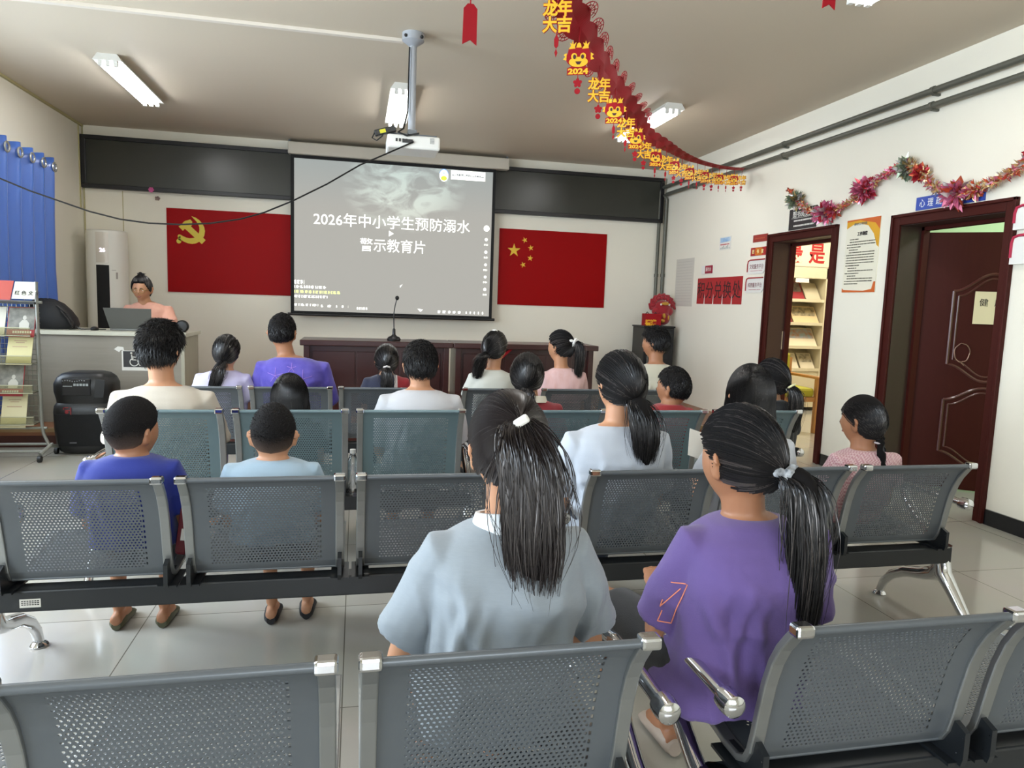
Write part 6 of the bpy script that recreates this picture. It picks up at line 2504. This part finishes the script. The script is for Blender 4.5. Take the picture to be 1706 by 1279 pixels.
def print_lines(pr, lines, direction, origin_fn, m, name='print', r=0.0022, lift=0.0015):
    """lay thin printed lines on the shirt: points are cast along a direction onto the cloth"""
    b = B()
    dv = Vector(direction).normalized()
    for ln in lines:
        pts = []
        for q in ln:
            hit = pr['bvh'].ray_cast(origin_fn(q), dv)
            if hit[0] is not None:
                pts.append(hit[0] - dv * lift)
        if len(pts) > 1:
            b.tube(pts, r, 6)
    if b.v:
        b.build(name, m, pr['root'])


def dense(ln, n=8):
    out = []
    for a, c in zip(ln[:-1], ln[1:]):
        out += [tuple(np.array(a) + (np.array(c) - np.array(a)) * i / n) for i in range(n)]
    return out + [ln[-1]]


V3 = Vector
# ---- nearest bench
def heather():
    return cloth_mat('heather_grey_jersey', '8c949a', var=0.12, vscale=60, stretch=(1, 1, 6))


p1 = person('girl in a grey polo shirt, long hair held by a white clip, nearest', 0.315, 1.128, 1.42, 0.178, 0.835, hs=0.98, yaw=3, pitch=-3, hipx=0.29, hipy=1.40, shirt=heather(), sleeve=0.72, vox=0.0065, fold=0.007, spread=0.05,
            hair=tied(tie=(-0.02, -0.80, 0.52), path=((0, 0, 0), (0.010, -0.032, -0.05), (0.020, -0.045, -0.15), (0.028, -0.045, -0.26), (0.030, -0.045, -0.365)), w0=0.026, w1=0.064, T_=0.010, n=2600, nt=1700, r=0.0015, tie_m=mat('white_hair_clip', 'd9d6cf', 0.4), tie_kind='clip', flat=(1, 0.42), wav=0.010, lmin=0.42, core=0.72, loose=30),
            hairm=M_HAIRB, collar=(mat('white_collar', 'd2d6d8', 0.8), 1.12, 0.026), pants='a9b4bd', long_pants=False, hair_over=0.014, neckr=0.048)
p2 = person('girl in a purple T-shirt with a long ponytail in a patterned scrunchie', 0.875, 1.098, 1.45, 0.188, 0.818, hs=1.0, yaw=16, pitch=-8, roll=2, hipx=0.845, hipy=1.42, shx=0.905, shirt=cloth_mat('purple_jersey', '604c86', var=0.10, vscale=5), sleeve=0.80, vox=0.0065, fold=0.0065, thick=1.12, spread=0.02,
            hair=tied(tie=(0.30, -0.93, -0.18), path=((0, 0, 0), (0.025, -0.035, -0.015), (0.03, -0.055, -0.12), (0.02, -0.07, -0.28), (0.012, -0.065, -0.46)), w0=0.018, w1=0.043, T_=0.012, n=2600, nt=1300, r=0.0015, tie_m=mat('patterned_scrunchie', '3a3d42', 0.8, var=0.5, vscale=70, col2='c8ccd0'), tie_kind='bow', flat=(1, 0.7), wav=0.008, core=0.85, loose=30, top=0.008),
            pants='101113', long_pants=False, hair_over=0.020, wide=1.06, skin=M_SKIND, knees={-1: V3((0.70, 1.83, 0.475)), 1: V3((0.93, 1.85, 0.475))}, feet={-1: V3((0.765, 1.80, 0.075)), 1: V3((0.93, 1.86, 0.075))}, shoes='a99a8c')
# orange outlined panel on the purple sleeve
sj, el = p2['sh'][-1], p2['el'][-1]
M_OR = mat('orange_print', 'e58a6a', 0.6)


def slv(q):
    p = sj.lerp(el, q[1])
    return p + Vector((-0.25 + q[0] * 0.66, -0.25 - q[0] * 0.66, 0)) * 1.0


print_lines(p2, [dense([(-0.012, 0.30), (0.028, 0.28), (0.028, 0.72), (-0.004, 0.72), (-0.004, 0.60)]), dense([(0.016, 0.34), (-0.012, 0.56), (-0.012, 0.48)])], (0.7, 0.7, 0), slv, M_OR, r=0.0013)

# ---- second bench
p3 = person('small boy in a blue T-shirt with cropped hair looking right', -0.735, 0.962, 2.56, 0.158, 0.745, hs=0.93, yaw=-32, shirt=cloth_mat('blue_jersey', '18287e'), hair=crop(0.009, True, 0.010), hair_over=0.020, skin=M_SKIND, pants='23252b', long_pants=False, shoes='4a4a34', feet={-1: V3((-0.90, 2.93, 0.075)), 1: V3((-0.735, 2.93, 0.075))}, knees={-1: V3((-0.88, 2.87, 0.47)), 1: V3((-0.69, 2.87, 0.47))}, vox=0.008, sleeve=0.75)
p4 = person('small boy in a pale blue T-shirt with shaved hair and black shoes', -0.282, 0.943, 2.56, 0.165, 0.728, hs=0.96, yaw=-2, shirt=cloth_mat('pale_blue_jersey', '98aebf'), hair=crop(0.006, True, 0.004), hair_over=0.012, pants='26282e', long_pants=False, shoes='16161a', feet={-1: V3((-0.325, 2.90, 0.075)), 1: V3((-0.19, 2.93, 0.075))}, knees={-1: V3((-0.34, 2.88, 0.47)), 1: V3((-0.18, 2.88, 0.47))}, vox=0.008, sleeve=0.7)


def gingham():
    m = cloth_mat('pink_gingham', 'c2929a')
    nt = m.node_tree
    tc = nt.nodes.new('ShaderNodeTexCoord')
    ck = nt.nodes.new('ShaderNodeTexChecker')
    ck.inputs['Scale'].default_value = 130
    ck.inputs['Color1'].default_value = C('bb8890')
    ck.inputs['Color2'].default_value = C('d6b9ba')
    nt.links.new(tc.outputs['Object'], ck.inputs['Vector'])
    nt.links.new(ck.outputs[0], nt.nodes['Principled BSDF'].inputs['Base Color'])
    return m


p5 = person('girl in a pink gingham dress with two plaits, rightmost in the room', 2.095, 0.985, 2.56, 0.165, 0.735, hs=0.95, yaw=24, shirt=gingham(), hair=plaits(drop=0.21, ties=((-0.15, -0.86, -0.48), (0.80, -0.48, -0.45)), tie_m=mat('pale_hair_band', 'b9aeb0', 0.6)), hair_over=0.014, skin=M_SKIND, pants='b98a90', long_pants=False, vox=0.008, sleeve=0.5, hipx=2.04)
p6 = person('girl in a white T-shirt with a full drooping low ponytail, second row', 1.0, 1.148, 2.56, 0.212, 0.835, hs=1.07, yaw=10, pitch=-6, shirt=cloth_mat('white_jersey_cool', 'afb5be'), hair=tied(tie=(0.06, -0.96, -0.36), path=((0, 0, 0), (0.012, -0.035, -0.045), (0.022, -0.055, -0.12), (0.03, -0.05, -0.235)), w0=0.026, w1=0.058, T_=0.013, n=1800, nt=1000, r=0.0014, flat=(1, 0.7), top=0.008, core=0.9, loose=16), hair_over=0.022, pants='2b3546', vox=0.008, sleeve=0.75, shx=0.985, fold=0.006)
p7 = person('girl in white with a black shoulder strap, beyond the girl in purple', 1.56, 1.112, 2.56, 0.185, 0.80, hs=1.06, yaw=-8, shirt=cloth_mat('white_jersey_grey', 'bcc0c6'), hair=loose_hair(0.24, 0.015, 2200), hair_over=0.022, pants='23262c', vox=0.009)
print_lines(p7, [dense([(-0.13, 0.06), (-0.10, 0.0), (-0.085, -0.07), (-0.10, -0.2)])], (0, 1, 0), lambda q: p7['S'] + Vector((q[0], -0.5, q[1])), M_BLACK, 'shoulder_strap', 0.005)

# ---- teal bench
p8 = person('teenage boy in a beige white T-shirt with thick tousled black hair', -0.893, 1.19, 3.56, 0.225, 0.852, hs=1.06, yaw=-16, pitch=-2, shirt=cloth_mat('beige_white_jersey', 'b5ac9e'), hair=short(0.014, 0.022, 0.032, 3200, 0.35, nape=-0.50, r=0.0016), hair_over=0.040, pants='14161a', vox=0.009, shx=-0.875, sleeve=0.8, neckr=0.052)
p9 = person('girl with straight loose black hair, just beyond the boy in pale blue', -0.315, 0.945, 3.56, 0.155, 0.70, hs=0.98, yaw=0, shirt=cloth_mat('dark_jersey', '25262c'), hair=loose_hair(0.26, 0.015, 1800, width=2.0), hair_over=0.020, pants='23262c', vox=0.010)
p10 = person('boy in a white T-shirt with short black hair below the microphone', 0.315, 1.118, 3.56, 0.205, 0.842, hs=1.0, yaw=2, shirt=cloth_mat('white_jersey', 'b3b3b6'), hair=short(0.012, 0.010, 0.026, 2600, 0.2, nape=-0.5), hair_over=0.022, pants='1f2126', vox=0.009, sleeve=0.8)


def two_tone(name, c_left, c_right, c_mid, xm, hw):
    m = cloth_mat(name, c_left)
    nt = m.node_tree
    N, L = nt.nodes, nt.links
    tc = N.new('ShaderNodeTexCoord')
    sp = N.new('ShaderNodeSeparateXYZ')
    L.new(tc.outputs['Object'], sp.inputs[0])
    rp = N.new('ShaderNodeValToRGB')
    rp.color_ramp.interpolation = 'CONSTANT'
    e = rp.color_ramp.elements
    e[0].position, e[0].color = 0, C(c_left)
    e[1].position, e[1].color = 0.5 + xm - hw, C(c_mid)
    n3 = e.new(0.5 + xm + hw)
    n3.color = C(c_right)
    ad = N.new('ShaderNodeMath')
    ad.inputs[1].default_value = 0.5
    L.new(sp.outputs['X'], ad.inputs[0])
    L.new(ad.outputs[0], rp.inputs[0])
    L.new(rp.outputs[0], N['Principled BSDF'].inputs['Base Color'])
    return m


p11 = person('girl in a dark red top with a broad white collar', 0.875, 1.062, 3.58, 0.155, 0.795, hs=0.98, yaw=-10, pitch=-4, shirt=cloth_mat('dark_red_jersey', '7a1720'), hair=tied(tie=(0, -0.95, -0.45), path=((0, 0, 0), (0.0, -0.012, -0.03), (0.01, -0.01, -0.085)), w0=0.02, w1=0.03, T_=0.013, n=1400, nt=400, r=0.0015), hair_over=0.02, pants='23262c', vox=0.009, collar=(mat('cream_collar', 'd6d0c0', 0.8), 1.25, 0.022), shx=0.91)
p12 = person('boy in a red top with short hair, head turned left', 1.705, 1.005, 3.58, 0.15, 0.775, hs=1.0, yaw=36, shirt=cloth_mat('red_jersey', '8a1a1e'), hair=short(0.009, 0.006, 0.012, 2600, 0.25, nape=-0.5), hair_over=0.016, skin=M_SKIND, pants='23262c', vox=0.009, shx=1.665)
p13 = person('girl with black hair and pale hair tie, half hidden near the library door', 2.30, 1.055, 3.58, 0.16, 0.80, hs=1.0, yaw=15, shirt=cloth_mat('black_jersey', '17181b'), hair=tied(tie=(0.25, -0.9, -0.1), path=((0, 0, 0), (0.02, -0.03, -0.04), (0.03, -0.03, -0.14), (0.03, -0.02, -0.26)), w0=0.02, w1=0.045, T_=0.013, n=1200, nt=600, r=0.0015, tie_m=mat('pale_yellow_tie', 'd8d6a8', 0.6)), hair_over=0.018, pants='23262c', vox=0.010)

# ---- farthest bench
p14 = person('girl in a white and lavender shirt with a ponytail, leftmost in the front row', -0.815, 1.052, 4.84, 0.17, 0.80, hs=0.92, yaw=-12, shirt=cloth_mat('white_lavender_jersey', 'c9c6d6', var=0.7, vscale=7, col2='a79fc8'), hair=tied(tie=(0, -0.92, -0.45), path=((0, 0, 0), (-0.012, -0.035, -0.04), (-0.03, -0.045, -0.12), (-0.05, -0.04, -0.20)), w0=0.02, w1=0.04, T_=0.011, n=1100, nt=500, r=0.0016), hair_over=0.016, pants='8a84a8', vox=0.010, shx=-0.835)
p15 = person('man in a violet blue T-shirt with pink line pattern, front row', -0.475, 1.205, 4.86, 0.232, 0.885, hs=1.08, yaw=-12, pitch=3, shirt=cloth_mat('violet_tie_dye', '3f3590', var=0.5, vscale=14, col2='5f54ae'), hair=short(0.009, 0.006, 0.011, 2600, 0.25, nape=-0.5), hair_over=0.017, pants='1c1d24', vox=0.010, shx=-0.405, sleeve=0.85, thick=1.1, skin=M_SKIND)
starl = []
for (cx_, cz_, r_) in ((-0.10, -0.08, 0.05), (0.07, -0.10, 0.06), (0.0, -0.20, 0.06), (-0.14, -0.22, 0.04), (0.14, -0.22, 0.045), (0.0, -0.03, 0.03)):
    for k_ in range(5):
        a = PI / 2 + k_ * 2 * PI / 5
        starl.append(dense([(cx_, cz_), (cx_ + r_ * math.cos(a), cz_ + r_ * math.sin(a))], 5))
print_lines(p15, starl, (0, 1, 0), lambda q: p15['S'] + Vector((q[0], -0.6, q[1])), mat('pink_line_print', '9a76c4', 0.6), 'print', 0.0016)
p16 = person('girl in a navy and red top with a white scrunchie, front row', 0.20, 1.012, 4.84, 0.155, 0.785, hs=0.92, yaw=0, shirt=two_tone('navy_red_jersey', '1c2036', '8a1622', 'c9c4c4', 0.055, 0.012), hair=tied(tie=(-0.02, -0.98, -0.25), path=((0, 0, 0), (0, -0.03, -0.03), (0, -0.035, -0.10), (0.0, -0.03, -0.18)), w0=0.016, w1=0.04, T_=0.011, n=1100, nt=500, r=0.0016, tie_m=mat('white_scrunchie', 'cfc9c6', 0.8), tie_kind='band'), hair_over=0.014, pants='1c2036', vox=0.010, skin=M_SKIND)
p17 = person('girl in a white blouse, ponytail hanging to the left, front row', 0.945, 1.118, 4.84, 0.165, 0.825, hs=0.97, yaw=-36, shirt=cloth_mat('white_blouse', 'bdbdb4'), hair=tied(tie=(-0.10, -0.97, -0.22), path=((0, 0, 0), (-0.035, -0.02, -0.02), (-0.06, -0.02, -0.09), (-0.07, -0.02, -0.17)), w0=0.022, w1=0.042, T_=0.013, n=1200, nt=600, r=0.0016, top=0.006), hair_over=0.018, pants='4a5466', vox=0.010, shx=0.92)
b = B()
b.M = p17['HM'] @ Matrix.Translation((0.0, -0.015, 0.128))
b.ball((0, 0, 0), (0.022, 0.012, 0.010))
b.build('hair_clip', mat('white_hair_clip', 'd9d6cf', 0.4), p17['root'])
p18 = person('girl in a pink top with a high ponytail and white bow', 1.415, 1.138, 4.84, 0.165, 0.842, hs=0.98, yaw=40, shirt=cloth_mat('pink_top', 'd2b0b0', var=0.5, vscale=12, stretch=(3, 3, 0.3), col2='c99f98'), hair=tied(tie=(0.10, -0.90, 0.36), path=((0, 0, 0), (0.028, -0.02, -0.01), (0.045, -0.02, -0.08), (0.04, -0.02, -0.18), (0.035, -0.02, -0.26)), w0=0.018, w1=0.034, T_=0.012, n=1200, nt=600, r=0.0016, tie_m=mat('white_bow', 'dcdad6', 0.7), tie_kind='bow'), hair_over=0.018, pants='6f5a60', vox=0.010, shx=1.44)
p19 = person('boy in a cream white T-shirt in front of the black corner cabinet', 2.14, 1.192, 4.84, 0.20, 0.88, hs=1.04, yaw=42, pitch=-2, shirt=cloth_mat('cream_jersey', 'bab5a3'), hair=short(0.012, 0.010, 0.024, 2600, 0.25, nape=-0.5), hair_over=0.023, skin=M_SKIND, pants='23262c', vox=0.010, shx=2.15)

# ---- the speaker at the counter
p0 = person('woman in a peach blouse and glasses behind the laptop on the counter', -2.03, 1.478, 7.62, 0.222, 1.165, hs=1.06, yaw=176, pitch=-14, face=-1, seat_z=0.63, shirt=cloth_mat('peach_blouse', 'dfa892', var=0.5, vscale=16, col2='d59a86'), sleeve=0.95, hair=bun(0.010), hair_over=0.033, wide=1.07, pants='3a3438', vox=0.010, shx=-2.0, heady=7.53, arms='desk', neckr=0.054,
            knees={-1: V3((-2.1, 7.40, 0.62)), 1: V3((-1.9, 7.40, 0.62))}, feet={-1: V3((-2.1, 7.42, 0.24)), 1: V3((-1.9, 7.42, 0.24))})
b = B()
hm = p0['HM']
for s in (-1, 1):
    b.M = hm
    rim = [(s * 0.032 + 0.024 * math.cos(a), 0.098, 0.004 + 0.019 * math.sin(a)) for a in [2 * PI * i / 20 for i in range(21)]]
    b.tube(rim, 0.0024, 6)
    b.tube([(s * 0.056, 0.098, 0.008), (s * 0.078, 0.05, 0.008), (s * 0.084, 0.0, 0.004)], 0.002, 6)
b.tube([(-0.009, 0.098, 0.006), (0, 0.102, 0.009), (0.009, 0.098, 0.006)], 0.0016, 6)
b.build('glasses', mat('gold_rim', '9a7f4a', 0.3, metal=0.7), p0['root'])
# stool under her
t = thing('stool', 'plain stool behind the counter under the woman in peach', 'stool', (-2.0, 7.66, STG))
b = B()
b.lathe((-2.0, 7.66, 0), [(0.17, 0.585), (0.18, 0.6), (0.17, 0.615), (0, 0.617)], 24)
b.build('seat', M_BLACK, t)
for q in range(4):
    a = PI / 4 + q * PI / 2
    b = B()
    b.tube([(-2.0 + 0.12 * math.cos(a), 7.66 + 0.12 * math.sin(a), 0.59), (-2.0 + 0.17 * math.cos(a), 7.66 + 0.17 * math.sin(a), STG + 0.002)], 0.012, 8)
    b.build('leg', M_CHROME, t)
# red book held between the small boy's bench and the next
t = thing('red_bag', 'dark red bag with a white mark hanging beside the small boy in blue', 'bag', (-0.56, 2.62, 0.42))
b = B()
b.M = Matrix.Translation((-0.565, 2.60, 0.51)) @ Matrix.Rotation(math.radians(8), 4, 'Y')
b.box(-0.022, 0.022, -0.09, 0.09, -0.085, 0.085)
b.build('bag', mat('bag_red', '5e141b', 0.6), t, smooth=False, bev=0.012)
b = B()
b.M = Matrix.Translation((-0.565, 2.508, 0.50)) @ Matrix.Rotation(math.radians(8), 4, 'Y')
b.box(-0.008, 0.010, -0.002, 0.002, -0.02, 0.02)
b.build('white_mark', M_PAPER, t, smooth=False)
# paper in the hands of the girl with the strap
b = B()
b.M = Matrix.Translation((1.385, 2.66, 0.76)) @ Matrix.Rotation(math.radians(18), 4, 'Y') @ Matrix.Rotation(math.radians(-30), 4, 'X')
b.box(-0.045, 0.045, -0.001, 0.001, -0.06, 0.06)
tag(b.build('white_paper', M_PAPER, smooth=False), 'white sheet of paper held up by the girl with the black strap', 'paper')
